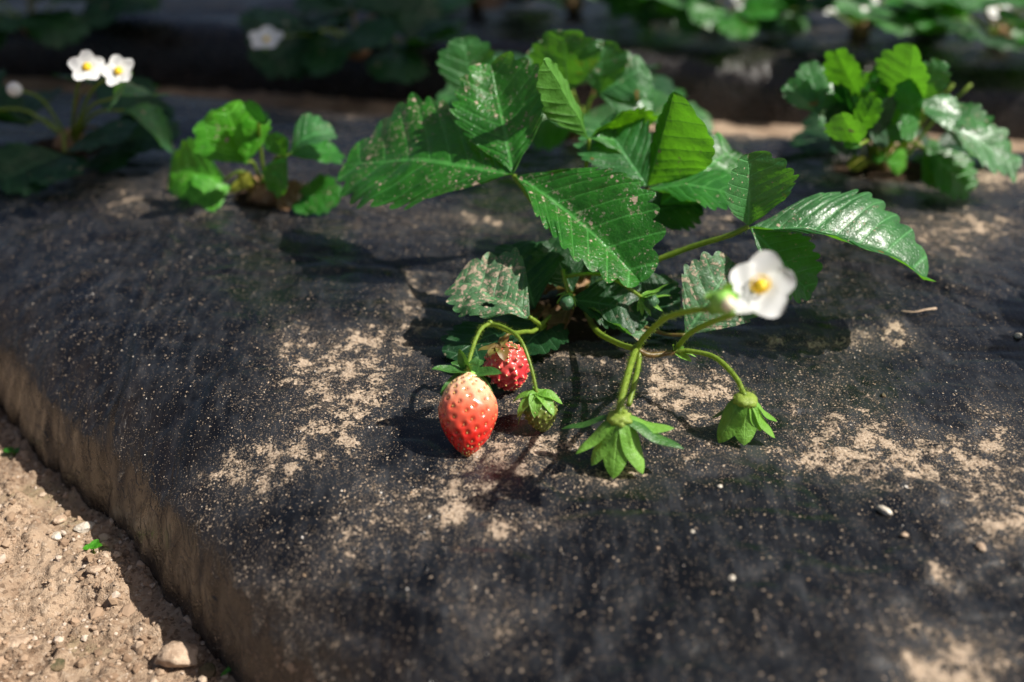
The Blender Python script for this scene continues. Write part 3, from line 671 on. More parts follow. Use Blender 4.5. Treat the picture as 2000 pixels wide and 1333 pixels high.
def berry(parent, top, bot, rad, mat, seedmat, label, nseed=150, pit=.035, bulge=0., tip=1.25, seed=0, res=(150, 130), seedr=.00042, wide=.42):
    """fruit hanging from top to bot; returns frame"""
    top, bot = np.asarray(top, float), np.asarray(bot, float)
    L = np.linalg.norm(bot-top); ax, e1, e2 = frame_of(bot-top)
    def rp(t): return rad*np.power(np.clip(np.sin(math.pi*np.power(t, .93)), 0, 1), .66)*(1-.18*np.maximum(t-wide, 0)*tip)
    nu, nv = res
    th_ = np.linspace(0, math.pi, nu); t = (1-np.cos(th_))/2
    ph = np.linspace(0, 2*math.pi, nv, endpoint=False)
    Tt, Ph = np.meshgrid(t, ph, indexing='ij')
    # seed lattice
    k = np.arange(nseed)+.5; st = (1-np.cos(np.pi*(.07+.9*k/nseed)))/2*.97+.02; sp = (k*2.399963) % (2*math.pi)
    rs = np.random.default_rng(seed); st = np.clip(st+rs.normal(0, .008, nseed), .03, .985); sp = sp+rs.normal(0, .07, nseed)
    r0 = rp(Tt)*(1+.05*vnoise(np.cos(Ph)*1.5, np.sin(Ph)*1.5, Tt*3, seed)+.02*vnoise(np.cos(Ph)*5, np.sin(Ph)*5, Tt*9, seed))
    P0 = np.stack([r0*np.cos(Ph), r0*np.sin(Ph), Tt*L], -1)
    rr = rp(st); SP = np.stack([rr*np.cos(sp), rr*np.sin(sp), st*L], -1)
    spac = math.sqrt(2*math.pi*rad*L*.8/nseed)
    disp = np.zeros(Tt.shape); pitv = np.zeros(Tt.shape)
    for q in SP:
        d = np.linalg.norm(P0-q, axis=-1); g = np.exp(-(d/(spac*.30))**2); pitv = np.maximum(pitv, np.exp(-(d/(spac*.2))**2))
        disp = np.minimum(disp, -g) if not bulge else np.maximum(disp, (bulge-1)*np.exp(-(d/(spac*.40))**2))
    r1 = r0+disp*pit*rad
    P1 = top+(r1*np.cos(Ph))[..., None]*e1+(r1*np.sin(Ph))[..., None]*e2+(Tt*L)[..., None]*ax
    idx = np.arange(nu*nv).reshape(nu, nv); a = idx[:-1]; b = np.roll(idx, -1, 1)[:-1]; c = np.roll(idx, -1, 1)[1:]; d_ = idx[1:]
    f = np.stack([a, b, c, d_], -1).reshape(-1, 4)
    body = mesh_obj('strawberry', P1.reshape(-1, 3), f, mat, parent, attrs={'along': Tt.ravel(), 'pit': pitv.ravel()})
    body['label'] = label
    # seeds
    sv, sf = [], []; off = 0
    for i in range(nseed):
        rr_ = rr[i]+(-pit*.50*rad if not bulge else pit*rad*(bulge-1)*.9)
        c0 = top+e1*rr_*math.cos(sp[i])+e2*rr_*math.sin(sp[i])+ax*st[i]*L
        nrm = unit(e1*math.cos(sp[i])+e2*math.sin(sp[i])+ax*(st[i]-.45)*1.3); tg = unit(ax-nrm*(ax@nrm)); bt = np.cross(nrm, tg)
        vv = ICO_V; sv.append(c0+vv[:, :1]*bt*seedr*.7+vv[:, 1:2]*tg*seedr*1.25+vv[:, 2:3]*nrm*seedr*.55); sf.append(ICO_F+off); off += len(vv)
    mesh_obj('seeds', np.concatenate(sv), np.concatenate(sf), seedmat, body)
    return body, ax, e1, e2
def calyx(parent, c, ax, specs, mat, Ls, ws, name='calyx', cap=None, seed=0, curlk=1.0):
    """specs: list of (angle deg, spread deg from -ax (0 = back up the stalk) , length, width, curl)"""
    ax, e1, e2 = frame_of(ax); parts = []
    for i, (an, sp, l, wd, cu) in enumerate(specs):
        a = R(an); rdir = e1*math.cos(a)+e2*math.sin(a); s_ = R(sp)
        D = -ax*math.cos(s_)+rdir*math.sin(s_); Nn = rdir*math.cos(s_)+ax*math.sin(s_)
        parts.append(sepal_data(c+rdir*ws*.25, D, -Nn, l*Ls, wd*ws, cu*curlk, seed=i+seed))
    v, f, u = join(parts)
    return mesh_obj(name, v, f, mat, parent, uv=u)
def blob(name, c, r, mat, parent, ax=(0, 0, 1), sq=1.0, seed=0, bumps=0., sub=3):
    import bmesh
    bm = bmesh.new(); bmesh.ops.create_icosphere(bm, subdivisions=sub, radius=1)
    v = np.array([q.co[:] for q in bm.verts]); fa = [[q.index for q in f_.verts] for f_ in bm.faces]; bm.free()
    v = v*(1+(.04+bumps)*vnoise(v[:, 0]*(3+20*bumps), v[:, 1]*(3+20*bumps), v[:, 2]*(3+20*bumps), seed))[:, None]
    a, e1, e2 = frame_of(ax)
    p = np.asarray(c)+r*(v[:, :1]*e1+v[:, 1:2]*e2+v[:, 2:3]*a*sq)
    return mesh_obj(name, p, fa, mat, parent)
def hairs_on(c, r, n, seed, down, L=.0012):
    rs = np.random.default_rng(seed); v = []; f = []
    for i in range(n):
        d = unit(rs.normal(size=3)); b = c+d*r*.95; e = unit(d+rs.normal(0, .3, 3)); s_ = unit(np.cross(e, [0.3, .2, 1]))*.00005
        k = len(v); v += [b-s_, b+s_, b+e*L*rs.uniform(.5, 1.1)]; f.append([k, k+1, k+2])
    return v, f
def petal_data(c, D, N, L, w_, cup=.25, seed=0):
    D = unit(D); N = unit(N-D*(N@D)); S = np.cross(N, D); m, cols = 14, 11; vs = []; uv = []
    for t in np.linspace(0, 1, m):
        wd = w_*max(.16, math.sin(math.pi*min(.995, .12+.80*t**.85))**.55) if t < 1 else w_*.52
        for v_ in np.linspace(-1, 1, cols):
            tt = t-.10*t*v_*v_*(1 if t > .5 else 0)
            z = cup*L*(t*t*.35+v_*v_*.30*wd/w_*.5)+.02*L*math.sin(7*t+3*v_+seed*2)
            vs.append(c+D*L*tt+S*wd*v_+N*z); uv.append((20.25, v_))
    return np.array(vs), grid_faces(m, cols), np.array(uv)
def flower(parent, c, N, r, seed=0, label=None, first=0., detail=True, stag=.0022, sepals=True, up=(0, 0, 1), squeeze=None):
    N = unit(N); e1 = unit(np.array(up)-N*(N@np.array(up))); e2 = np.cross(N, e1)
    fo = node('flower', parent)
    if label: fo['label'] = label
    for i in range(5):
        a = R(first+72*i); D = e1*math.cos(a)+e2*math.sin(a)
        k = 1 if squeeze is None else squeeze[i]
        v, f, u = petal_data(c+D*stag*.5+N*.0002*(i % 2), D+N*.08, N, r*k, r*.52, seed=seed+i)
        mesh_obj('petal', v, f, M['petal'], fo, uv=u)
    rs = np.random.default_rng(seed); parts = []
    # centre: cone of pistils and ring of stamens
    b = blob('flower_centre', c+N*.0006, stag*.8, M['stamen'], fo, N, .7, seed, .12)
    if detail:
        for i in range(22):
            a = 2*math.pi*i/22; D = e1*math.cos(a)+e2*math.sin(a); q = c+D*stag*.8; t_ = q+N*.0022*rs.uniform(.7, 1.1)+D*.0009
            v, f = tube_data([q, t_], .00009, .00007, n=2, sides=4); parts.append((v, f))
            parts.append((ICO_V*.00036*np.array([1, 1, 1.2])+t_, ICO_F))
        v, f, u = join(parts); mesh_obj('stamens', v, f, M['stamen'], fo)
    if sepals:
        parts = []
        for i in range(5):
            a = R(first+36+72*i); D = e1*math.cos(a)+e2*math.sin(a)
            parts.append(sepal_data(c-N*.0006, D-N*.1, N, r*.85, r*.2, .1, seed=i))
        v, f, u = join(parts); mesh_obj('calyx', v, f, M['sepal'], fo, uv=u)
    return fo

# ------------------------------------------------------------------ the main plant
UP = np.array([0, 0, 1.]); CAMV = lambda p: unit(np.array([0, 0, CAM_H])-p)
crown = G(1120, 575)
GPL = 'strawberry plants on the front bed'
plant = thing('strawberry_plant', 'largest strawberry plant in the middle, with red berries and a white flower in front', 'plant', crown, GPL)
cr_ = blob('crown', crown+[0, 0, .004], .008, M['leaf_dead'], plant, seed=4, bumps=.3)

# leaf A: three big soil splashed leaflets on the left
lfA = node('leaf', plant); lfA['label'] = 'big soil splashed leaf on the left, sharpest of all'
JA = V(1003, 343, .061)
tube('petiole', [crown+[0, 0, .004], V(1085, 460, .034), V(1040, 395, .052), JA], .0014, .0010, M['stem'], lfA, hairs=220, seed=1)
leaflet(lfA, M['leaf'], JA, V(675, 318, .047), unit(UP*.80+CAMV(JA)*.95+np.array([.20, 0, 0])), .235, .35, .05, .0, cl=-.15, cr=.05, bend=.06, n=9, seed=1, ripple=.014, sbend=.0)
leaflet(lfA, M['leaf'], JA+[0, .001, .0005], V(960, 126, .100), unit(UP*.25+CAMV(JA)*1.0+np.array([-.05, 0, 0])), .36, .42, .22, .36, cl=-.1, cr=.1, bend=-.03, n=9, seed=2, ripple=.02)
leaflet(lfA, M['leaf'], JA+[.001, -.001, 0], V(1252, 552, .031), unit(np.array([-.32, -.62, .70])), .36, .25, .20, .95, cl=-.1, cr=-.1, bend=.04, n=9, seed=3, ripple=.02, sbend=.03)

# leaf B: behind, to the right of the middle
lfB = node('leaf', plant); lfB['label'] = 'upright leaf standing behind the middle of the plant'
JB = V(1265, 368, .047)
tube('petiole', [crown+[.003, .003, .003], V(1215, 480, .02), V(1243, 425, .035), JB], .0013, .0009, M['stem_red'], lfB, hairs=60, seed=2)
leaflet(lfB, M['leaf_pale'], JB, V(1172, 243, .066), unit(np.array([.1, -.9, .7])), .40, .34, .1, .35, bend=.08, n=8, seed=4)
leaflet(lfB, M['leaf_clean'], JB+[.0, .001, .001], V(1316, 180, .098), unit(np.array([-.25, -.95, .55])), .10, .60, 1.0, .12, cr=.2, bend=.0, n=7, seed=5, tooth=.04, s0=.3)
leaflet(lfB, M['leaf_clean'], JB+[.001, -.001, 0], V(1462, 392, .046), unit(np.array([0, .35, 1])), .55, .34, .25, -.5, bend=.10, n=8, seed=6)

leaflet(lfB, M['leaf_clean'], V(1290, 400, .036), V(1430, 292, .052), unit(np.array([.0, -.8, .7])), .36, .40, .1, .1, bend=.06, n=8, seed=21)
leaflet(lfB, M['leaf_shade_dark'], V(1240, 420, .030), V(1370, 400, .034), unit(np.array([.0, -.6, .8])), .36, .40, .1, .1, bend=.06, n=8, seed=22)
# leaf C: right hand leaf
lfC = node('leaf', plant); lfC['label'] = 'right hand leaf reaching out over the film on a low stalk'
JC = V(1462, 443, .050)
tube('petiole', [crown+[.006, .0, .004], V(1195, 545, .018), V(1265, 515, .026), V(1350, 483, .036), V(1425, 460, .045), JC], .0016, .0011, M['stem'], lfC, hairs=260, seed=3)
leaflet(lfC, M['leaf_pale'], JC, V(1462, 300, .084), unit(np.array([-.1, -.95, .5])), .50, .56, .75, .0, cl=.1, cr=.15, bend=.03, n=8, seed=7)
leaflet(lfC, M['leaf_pale'], JC+[.001, 0, 0], V(1808, 545, .030), unit(np.array([.2, -.25, 1])), .40, .26, .50, .75, cl=-.3, cr=-.2, bend=.08, n=9, seed=8, ripple=.016)
leaflet(lfC, M['leaf_pale'], JC+[0, -.001, -.0005], V(1583, 575, .022), unit(np.array([.35, -.5, .8])), .42, .36, .2, .15, bend=.04, n=8, seed=9)

# leaf D: low dusty leaf above the red berries
lfD = node('leaf', plant); lfD['label'] = 'low dusty leaf with a small hole above the red berries'
JD = V(1035, 620, .020)
tube('petiole', [crown+[-.002, -.006, .002], V(1060, 640, .006), V(1052, 632, .014), JD], .0011, .0009, M['stem'], lfD, hairs=40, seed=4)
leaflet(lfD, M['leaf_dusty'], JD, V(888, 548, .026), unit(np.array([.28, -.50, .85])), .36, .62, .12, .16, cl=-.2, bend=.06, n=7, seed=10, ripple=.03, tooth=.085, rpt=12, cols=18, hole=(3.5, .35, .45, .10))
leaflet(lfD, M['leaf_shade_dark'], V(1045, 600, .016), V(1000, 478, .030), unit(np.array([.1, -.6, .8])), .42, .45, .2, .2, n=7, seed=11, bend=.04)
leaflet(lfD, M['leaf_shade_dark'], V(1010, 640, .004), V(880, 700, .003), unit(np.array([-.1, -.1, 1])), .45, .40, .1, .1, n=7, seed=12, bend=.06)

# leaf E: low central leaf with soil on it, its under side towards the lens
lfE = node('leaf', plant); lfE['label'] = 'low dusty leaf in the middle with its tip touching the film'
JE = V(1112, 592, .012)
tube('petiole', [crown+[0, -.004, .002], V(1118, 585, .010), JE], .0011, .0009, M['stem_red'], lfE, seed=5)
leaflet(lfE, M['leaf_dusty'], JE, V(1250, 672, .005), unit(np.array([.35, -.35, .9])), .34, .16, .15, .9, bend=.05, n=7, seed=13, ripple=.03)
leaflet(lfE, M['leaf_shade_dark'], V(1110, 585, .016), V(1262, 622, .012), unit(np.array([.0, -.5, .9])), .42, .3, .1, .1, bend=.1, n=8, seed=14, ripple=.03)
leaflet(lfE, M['leaf_shade_dark'], V(1120, 570, .014), V(1070, 470, .034), unit(np.array([.1, -.7, .7])), .5, .5, .1, .1, bend=.05, n=8, seed=15)

# leaf F: dusty leaf behind the flower
lfF = node('leaf', plant); lfF['label'] = 'dusty bluish leaf standing behind the white flower'
JF = V(1338, 655, .008)
tube('petiole', [crown+[.004, -.003, .002], V(1200, 615, .006), V(1290, 650, .006), JF], .0011, .0008, M['stem_red'], lfF, seed=6)
leaflet(lfF, M['leaf_dusty'], JF, V(1432, 512, .034), unit(np.array([.22, -.65, .75])), .40, .50, .12, .12, bend=.05, n=7, seed=16, tooth=.09, ripple=.02)
leaflet(lfF, M['leaf_shade_dark'], V(1255, 610, .010), V(1310, 545, .02), unit(np.array([0, -.4, .9])), .4, .4, .1, .1, bend=.05, n=7, seed=17)

# leaf G: old leaf at the back, edge on and lit through
lfG = node('leaf', plant); lfG['label'] = 'narrow yellow green leaf at the back seen edge on'
JG = V(1150, 272, .066)
tube('petiole', [crown+[.0, .008, .003], crown+[.002, .03, .03], JG+[0, .003, -.012], JG], .0013, .0009, M['stem'], lfG, seed=7)
leaflet(lfG, M['leaf_clean'], JG, V(1066, 118, .112), unit(np.array([-.8, .1, .5])), .12, .22, .3, .5, bend=.0, n=7, seed=18, tooth=.03)
leaflet(lfG, M['leaf_young'], JG+[0, 0, .0], V(1278, 238, .070), unit(np.array([.2, .75, .65])), .40, .30, .1, .1, bend=.10, n=8, seed=19)
leaflet(lfG, M['leaf_clean'], JG+[0, .001, 0], V(1240, 292, .055), unit(np.array([.2, -.5, .8])), .30, .30, .1, .1, bend=.10, n=8, seed=20)
# low inner leaves in the shade of the crown, darkened in colour for it
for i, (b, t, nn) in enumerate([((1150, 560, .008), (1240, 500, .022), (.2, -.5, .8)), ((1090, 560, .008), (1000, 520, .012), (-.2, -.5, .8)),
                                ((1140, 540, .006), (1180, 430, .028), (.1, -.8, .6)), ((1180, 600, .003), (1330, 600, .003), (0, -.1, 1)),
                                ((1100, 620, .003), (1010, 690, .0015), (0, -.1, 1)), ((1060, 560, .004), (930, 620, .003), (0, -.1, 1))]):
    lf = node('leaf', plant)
    leaflet(lf, M['leaf_shade_dark'], V(*b), V(*t), nn, .42, .42, .15, .15, bend=.05, n=7, seed=40+i)
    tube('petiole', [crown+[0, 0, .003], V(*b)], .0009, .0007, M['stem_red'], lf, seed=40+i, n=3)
for i, (b, t) in enumerate([((1075, 600, .004), (1040, 640, .002)), ((1110, 600, .004), (1090, 660, .001)), ((1160, 585, .003), (1215, 600, .006)), ((1050, 575, .006), (1085, 560, .012))]):
    lf = node('leaf', plant); lf['label'] = 'withered brown leaf at the foot of the plant'
    leaflet(lf, M['leaf_dead'], V(*b), V(*t), (.1*i, -.4, .8), .35, .4, .5, -.3, cl=.8, cr=.5, bend=.15, n=6, seed=60+i, ripple=.08)

# truss 1: two red berries and a green one
tr = node('fruit_truss', plant); tr['label'] = 'arched stalk carrying two red berries and a green one'
N1 = V(957, 632, .030)
tube('stalk', [crown+[-.002, -.006, .003], V(1052, 640, .010), V(1025, 648, .016), V(1000, 650, .023), V(978, 640, .028), N1], .0010, .0009, M['stem'], tr, hairs=60, seed=11)
b1t = V(915, 727, .0225); b1b = G(913, 893, .0006)
blob('stalk_joint', N1, .0014, M['stem'], tr, seed=3, bumps=.2)
tube('stalk', [N1, V(940, 643, .0305), V(926, 672, .0285), b1t+[0, .001, .003], b1t], .00085, .00075, M['stem'], tr, hairs=150, seed=12)
body, ax, e1, e2 = berry(tr, b1t, b1b, .0119, M['berry'], M['seed_gold'], 'largest berry, pale peach at the shoulder and bright red at the tip', nseed=170, pit=.08, seed=3, tip=.55, seedr=.00042)
def cal(parent, c, ax, rows, mat, name='calyx', seed=0):
    """rows: (direction vector, length, half width, curl)"""
    parts = [sepal_data(c, np.array(D, float), np.array(Nn, float), l, w_, cu, seed=i+seed) for i, (D, Nn, l, w_, cu) in enumerate(rows)]
    v, f, u = join(parts); return mesh_obj(name, v, f, mat, parent, uv=u)
rt_ = np.array([1., 0, 0])
cal(body, b1t+[0, 0, -.0002], ax, [((-1, -.2, .28), (0, 0, 1), .0150, .0030, .05), ((-.85, -.6, -.35), (0, -.3, 1), .0145, .0028, .1), ((1, -.4, .15), (0, -.2, 1), .0150, .0030, -.1),
    ((.85, -.75, -.45), (0, -.5, 1), .0150, .0028, .15), ((-.3, .3, 1), (-.5, -.8, .2), .0105, .0026, -.1), ((.4, .8, .1), (0, 0, 1), .012, .003, .2), ((-.6, .8, .1), (0, 0, 1), .012, .003, .2),
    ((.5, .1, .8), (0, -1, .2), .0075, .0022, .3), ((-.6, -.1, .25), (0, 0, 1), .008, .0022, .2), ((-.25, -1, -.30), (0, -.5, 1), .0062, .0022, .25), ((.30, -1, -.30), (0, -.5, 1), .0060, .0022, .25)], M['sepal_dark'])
blob('calyx_cup', b1t+[0, 0, -.0004], .0034, M['sepal'], body, (0, 0, 1), .35, 2, .15)
b2t = V(978, 676, .0195); b2b = G(1003, 757, .0008)
tube('stalk', [V(1003, 649, .022), V(990, 655, .024), b2t+[0, .001, .002], b2t], .0007, .0006, M['stem_red'], tr, hairs=20, seed=13)
body2, ax2, *_ = berry(tr, b2t, b2b, .0088, M['berry_pink'], M['seed_yellow'], 'small bumpy crimson berry with pale yellow seeds, behind the largest one', nseed=120, pit=.15, bulge=2.2, seed=8, tip=1.0, seedr=.00055)
cal(body2, b2t, ax2, [((-1, -.1, -.1), (0, 0, 1), .010, .002, .1), ((-.6, -.7, .0), (0, 0, 1), .009, .0022, .2), ((1, .1, .0), (0, 0, 1), .009, .002, .3), ((.2, -.9, -.1), (0, 0, 1), .008, .0028, .25), ((.3, .9, .1), (0, 0, 1), .009, .002, .1)], M['stem_red'])
b3t = V(1050, 772, .0135); b3b = G(1062, 842, .0005)
tube('stalk', [N1, V(985, 640, .0305), V(1015, 662, .0300), V(1035, 710, .0235), b3t], .00085, .0006, M['stem'], tr, hairs=200, seed=14)
body3, ax3, *_ = berry(tr, b3t, b3b, .0064, M['berry_green'], M['seed_green'], 'small unripe green berry with folded calyx', nseed=150, pit=.10, bulge=2.0, seed=9, tip=1.6, res=(120, 110), seedr=.00042)
cal(body3, b3t+[0, 0, .0008], ax3, [((-.8, -.6, -.05), (0, 0, 1), .0115, .0026, .62), ((-1, .1, .0), (0, 0, 1), .0110, .0022, .5), ((-.15, -1, .0), (0, 0, 1), .0095, .0030, .60), ((1, -.2, .05), (0, 0, 1), .0105, .0028, .4),
    ((.7, -.8, .0), (0, 0, 1), .0105, .0028, .55), ((.3, .9, 0), (0, 0, 1), .009, .003, .5), ((-.9, -.4, -.2), (0, 0, 1), .0125, .0011, .9)], M['sepal'])

# truss 2: spent buds in the middle
tr2 = node('fruit_truss', plant); tr2['label'] = 'thin stalk with two small spent buds in the middle'
N2 = V(1100, 535, .034)
tube('stalk', [crown+[-.001, -.002, .004], V(1112, 570, .018), V(1104, 548, .028), V(1099, 528, .035)], .0009, .0008, M['stem'], tr2, hairs=40, seed=15)
h1 = V(1108, 572, .027)
tube('stalk', [V(1099, 528, .035), V(1103, 548, .032), h1], .0007, .0006, M['stem'], tr2, hairs=60, seed=16)
bb = node('bud', tr2)
blob('receptacle', V(1107, 592, .0235), .0032, M['leaf_shade_dark'], bb, seed=5, bumps=.1)
cal(bb, h1, None, [((-.9, -.1, -.7), (-.5, -.5, 1), .0075, .0009, .3), ((-.5, -.7, -.9), (-.5, -.8, .6), .007, .0009, .15), ((.2, -.9, -.6), (0, -.8, .8), .0045, .001, .3), ((.8, -.3, -.8), (.6, -.4, .7), .0078, .0010, .25),
    ((1, .1, -.5), (.3, 0, 1), .0075, .0008, .4), ((-.15, -.5, -1), (0, -1, 0), .0080, .0008, -.05), ((.45, -.5, -1), (0, -1, 0), .0082, .0008, -.1), ((-1, .2, -.2), (0, 0, 1), .006, .0007, .3)], M['sepal'])
h2 = V(1252, 580, .022)
tube('stalk', [V(1102, 541, .032), V(1135, 536, .034), V(1175, 537, .033), V(1220, 558, .028), h2], .0008, .0007, M['stem'], tr2, hairs=160, seed=17)
bb2 = node('bud', tr2)
blob('receptacle', V(1272, 590, .020), .0034, M['leaf_shade_dark'], bb2, seed=6, bumps=.1)
cal(bb2, h2, None, [((1, .1, .35), (-.2, 0, 1), .0135, .0012, -.1), ((1, -.1, -.05), (0, 0, 1), .0135, .0012, -.15), ((.9, -.5, -.5), (0, -.5, 1), .012, .0012, -.1), ((.5, -.6, -.8), (0, -1, .3), .010, .0011, .1),
    ((.1, -.5, -1), (0, -1, 0), .009, .0012, .2), ((.9, .6, .1), (0, 0, 1), .012, .0014, .1), ((-.2, -.4, -.9), (0, -1, 0), .007, .001, .1), ((.8, -.4, .1), (0, 0, 1), .008, .0013, -.3)], M['sepal'])

# truss 3: flower, bud and two hulls whose petals have dropped
tr3 = node('fruit_truss', plant); tr3['label'] = 'branching stalk in front with the white flower, a bud and two drooping spent flowers'
N3 = V(1242, 682, .024)
tube('stalk', [crown+[.003, -.006, .003], V(1160, 640, .008), V(1205, 670, .016), N3], .0013, .0012, M['stem'], tr3, hairs=60, seed=21)
blob('stalk_joint', N3, .0018, M['stem'], tr3, seed=6, bumps=.25)
ha = V(1210, 812, .021)
tube('stalk', [N3, V(1232, 712, .0255), V(1220, 755, .0255), V(1211, 795, .0232), ha], .0013, .0013, M['stem'], tr3, hairs=320, seed=22)
tube('stalk', [N3+[.001, .001, 0], V(1248, 705, .021), V(1240, 745, .0195), V(1228, 792, .0155)], .0011, .0010, M['stem'], tr3, hairs=220, seed=23)
ca = node('spent_flower', tr3); ca['label'] = 'larger drooping spent flower with long hanging sepals'
blob('receptacle', ha+[0, 0, -.0014], .0046, M['receptacle'], ca, (0, 0, 1), .55, 7, .2)
v, f = hairs_on(ha+[0, 0, -.001], .0046, 260, 3, None); mesh_obj('fuzz', v, f, M['receptacle'], ca)
for (dx, dy, dz), l, w_, cu, mt in [((-.12, -.62, -1), .0215, .0054, .10, 'sepal'), ((.42, -.55, -1), .0210, .0044, .05, 'sepal'), ((-.48, -.40, -1), .0190, .0040, .0, 'sepal'), ((-.85, -.45, -.75), .0185, .0028, -.05, 'sepal'),
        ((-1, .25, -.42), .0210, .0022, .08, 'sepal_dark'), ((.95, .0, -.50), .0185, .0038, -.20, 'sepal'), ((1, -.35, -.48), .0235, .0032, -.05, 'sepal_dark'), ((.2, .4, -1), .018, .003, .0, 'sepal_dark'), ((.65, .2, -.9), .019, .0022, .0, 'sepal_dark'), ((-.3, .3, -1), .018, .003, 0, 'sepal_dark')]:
    D = np.array([dx, dy, dz]); h_ = unit(np.array([dx, dy, .0001])); v, f, u = sepal_data(ha+h_*.0032+[0, 0, -.0008], D, -np.cross(np.cross(D, UP), D)*-1, l, w_, cu, fold=-.25)
    mesh_obj('sepal', v, f, M[mt], ca, uv=u)
N4 = V(1318, 688, .020)
tube('stalk', [N3, V(1270, 694, .0215), N4], .0012, .0011, M['stem_red'], tr3, hairs=180, seed=24)
hb = V(1456, 775, .0185)
tube('stalk', [N4, V(1345, 686, .0215), V(1395, 698, .0225), V(1435, 735, .0215), hb], .0011, .0010, M['stem'], tr3, hairs=200, seed=25)
cal(tr3, N4, None, [((-.3, -.2, .9), (-.8, 0, 0), .0045, .0013, .1), ((.9, -.5, -.25), (0, -.3, 1), .008, .0018, .1), ((.6, -.2, .6), (0, -.5, .5), .0045, .0012, .2), ((1, .1, -.1), (0, 0, 1), .010, .0013, .2)], M['sepal'], name='bract')
cb = node('spent_flower', tr3); cb['label'] = 'smaller spent flower on the right, sepals folded down like a skirt'
blob('receptacle', hb+[0, 0, -.0016], .0048, M['receptacle'], cb, (0, 0, 1), .46, 8, .15)
v, f = hairs_on(hb+[0, 0, -.0014], .0046, 320, 5, None); mesh_obj('fuzz', v, f, M['receptacle'], cb)
for (dx, dy, dz), l, w_, cu, mt in [((-.02, -.48, -1), .0170, .0054, .08, 'sepal'), ((-.56, -.42, -1), .0185, .0052, .08, 'sepal'), ((.40, -.25, -1), .0135, .0040, .05, 'sepal'), ((.62, -.20, -1), .0190, .0042, .0, 'sepal'),
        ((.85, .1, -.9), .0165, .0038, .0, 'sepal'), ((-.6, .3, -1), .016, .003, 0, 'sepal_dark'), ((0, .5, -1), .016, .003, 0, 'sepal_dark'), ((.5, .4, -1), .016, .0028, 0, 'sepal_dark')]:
    D = np.array([dx, dy, dz]); h_ = unit(np.array([dx, dy, .0001])); v, f, u = sepal_data(hb+h_*.0030+[0, 0, -.0010], D, np.cross(np.cross(D, UP), D), l, w_, cu, fold=-.25)
    mesh_obj('sepal', v, f, M[mt], cb, uv=u)
# flower stalk and bud
FC = V(1486, 560, .087)
FN = unit(np.array([-.30, -.58, .76]))
tube('stalk', [N4, V(1328, 672, .024), V(1350, 650, .036), V(1390, 630, .050), V(1440, 612, .071), FC-FN*.004+[0, 0, -.003], FC-FN*.001], .0011, .0010, M['stem'], tr3, hairs=120, seed=26)
flower(tr3, FC, FN, .0112, seed=2, label='white five petalled flower with yellow centre facing left', first=4, stag=.0028, squeeze=[.95, .8, 1, 1, .85])
BC = V(1412, 590, .086)
tube('stalk', [N3, V(1262, 655, .032), V(1300, 622, .049), V(1350, 608, .065), BC+[-.001, .001, -.003]], .0012, .0010, M['stem'], tr3, hairs=160, seed=27)
bd = node('bud', tr3); bd['label'] = 'green bud with a cream tip beside the flower'
blob('bud_core', BC, .0040, M['sepal'], bd, (.2, -1, .2), 1.0, 5, .05)
blob('petals', BC+np.array([.001, -.0028, .0008]), .0024, plain_mat('bud_cream', (.8, .72, .42), (.85, .8, .6), 300, .5), bd, seed=2)
cal(bd, BC+[0, .003, 0], None, [((.3, -.6, .9), (0, 1, .3), .008, .0020, -.1), ((-.8, -.5, .2), (0, 1, 0), .007, .0020, -.1), ((.9, -.5, .3), (0, 1, 0), .006, .0020, -.1), ((-.5, -.6, -.7), (0, 1, 0), .007, .0022, -.1), ((.6, -.5, -.8), (0, 1, 0), .007, .0024, -.1)], M['sepal'])

# ------------------------------------------------------------------ neighbouring plants
def simple_leaf(parent, base, J, tips, mat, seed, wid=.42, n=6, rpt=5, cols=6, stem='stem', nn=None, pr=.0011, bend=.06):
    lf = node('leaf', parent)
    mid = (base+J)/2+np.array([0, 0, .01])
    tube('petiole', [base, mid, J], pr, pr*.8, M[stem], lf, n=4, sides=6, seed=seed)
    rs = random.Random(seed)
    for i, t in enumerate(tips):
        if isinstance(t, tuple) and len(t) == 2 and hasattr(t[1], '__len__'): t, N_ = t
        else: N_ = nn if nn is not None else (rs.uniform(-.25, .25), rs.uniform(-.5, .1), 1)
        leaflet(lf, mat, J+np.array([rs.uniform(-1, 1), rs.uniform(-1, 1), rs.uniform(-1, 1)])*.0005, t, N_, wid*rs.uniform(.9, 1.1), wid*rs.uniform(.9, 1.1),
                rs.uniform(0, .4), rs.uniform(0, .4), cl=rs.uniform(-.3, .1), cr=rs.uniform(-.3, .1), bend=bend, n=n, rpt=rpt, cols=cols, seed=seed*7+i)
    return lf
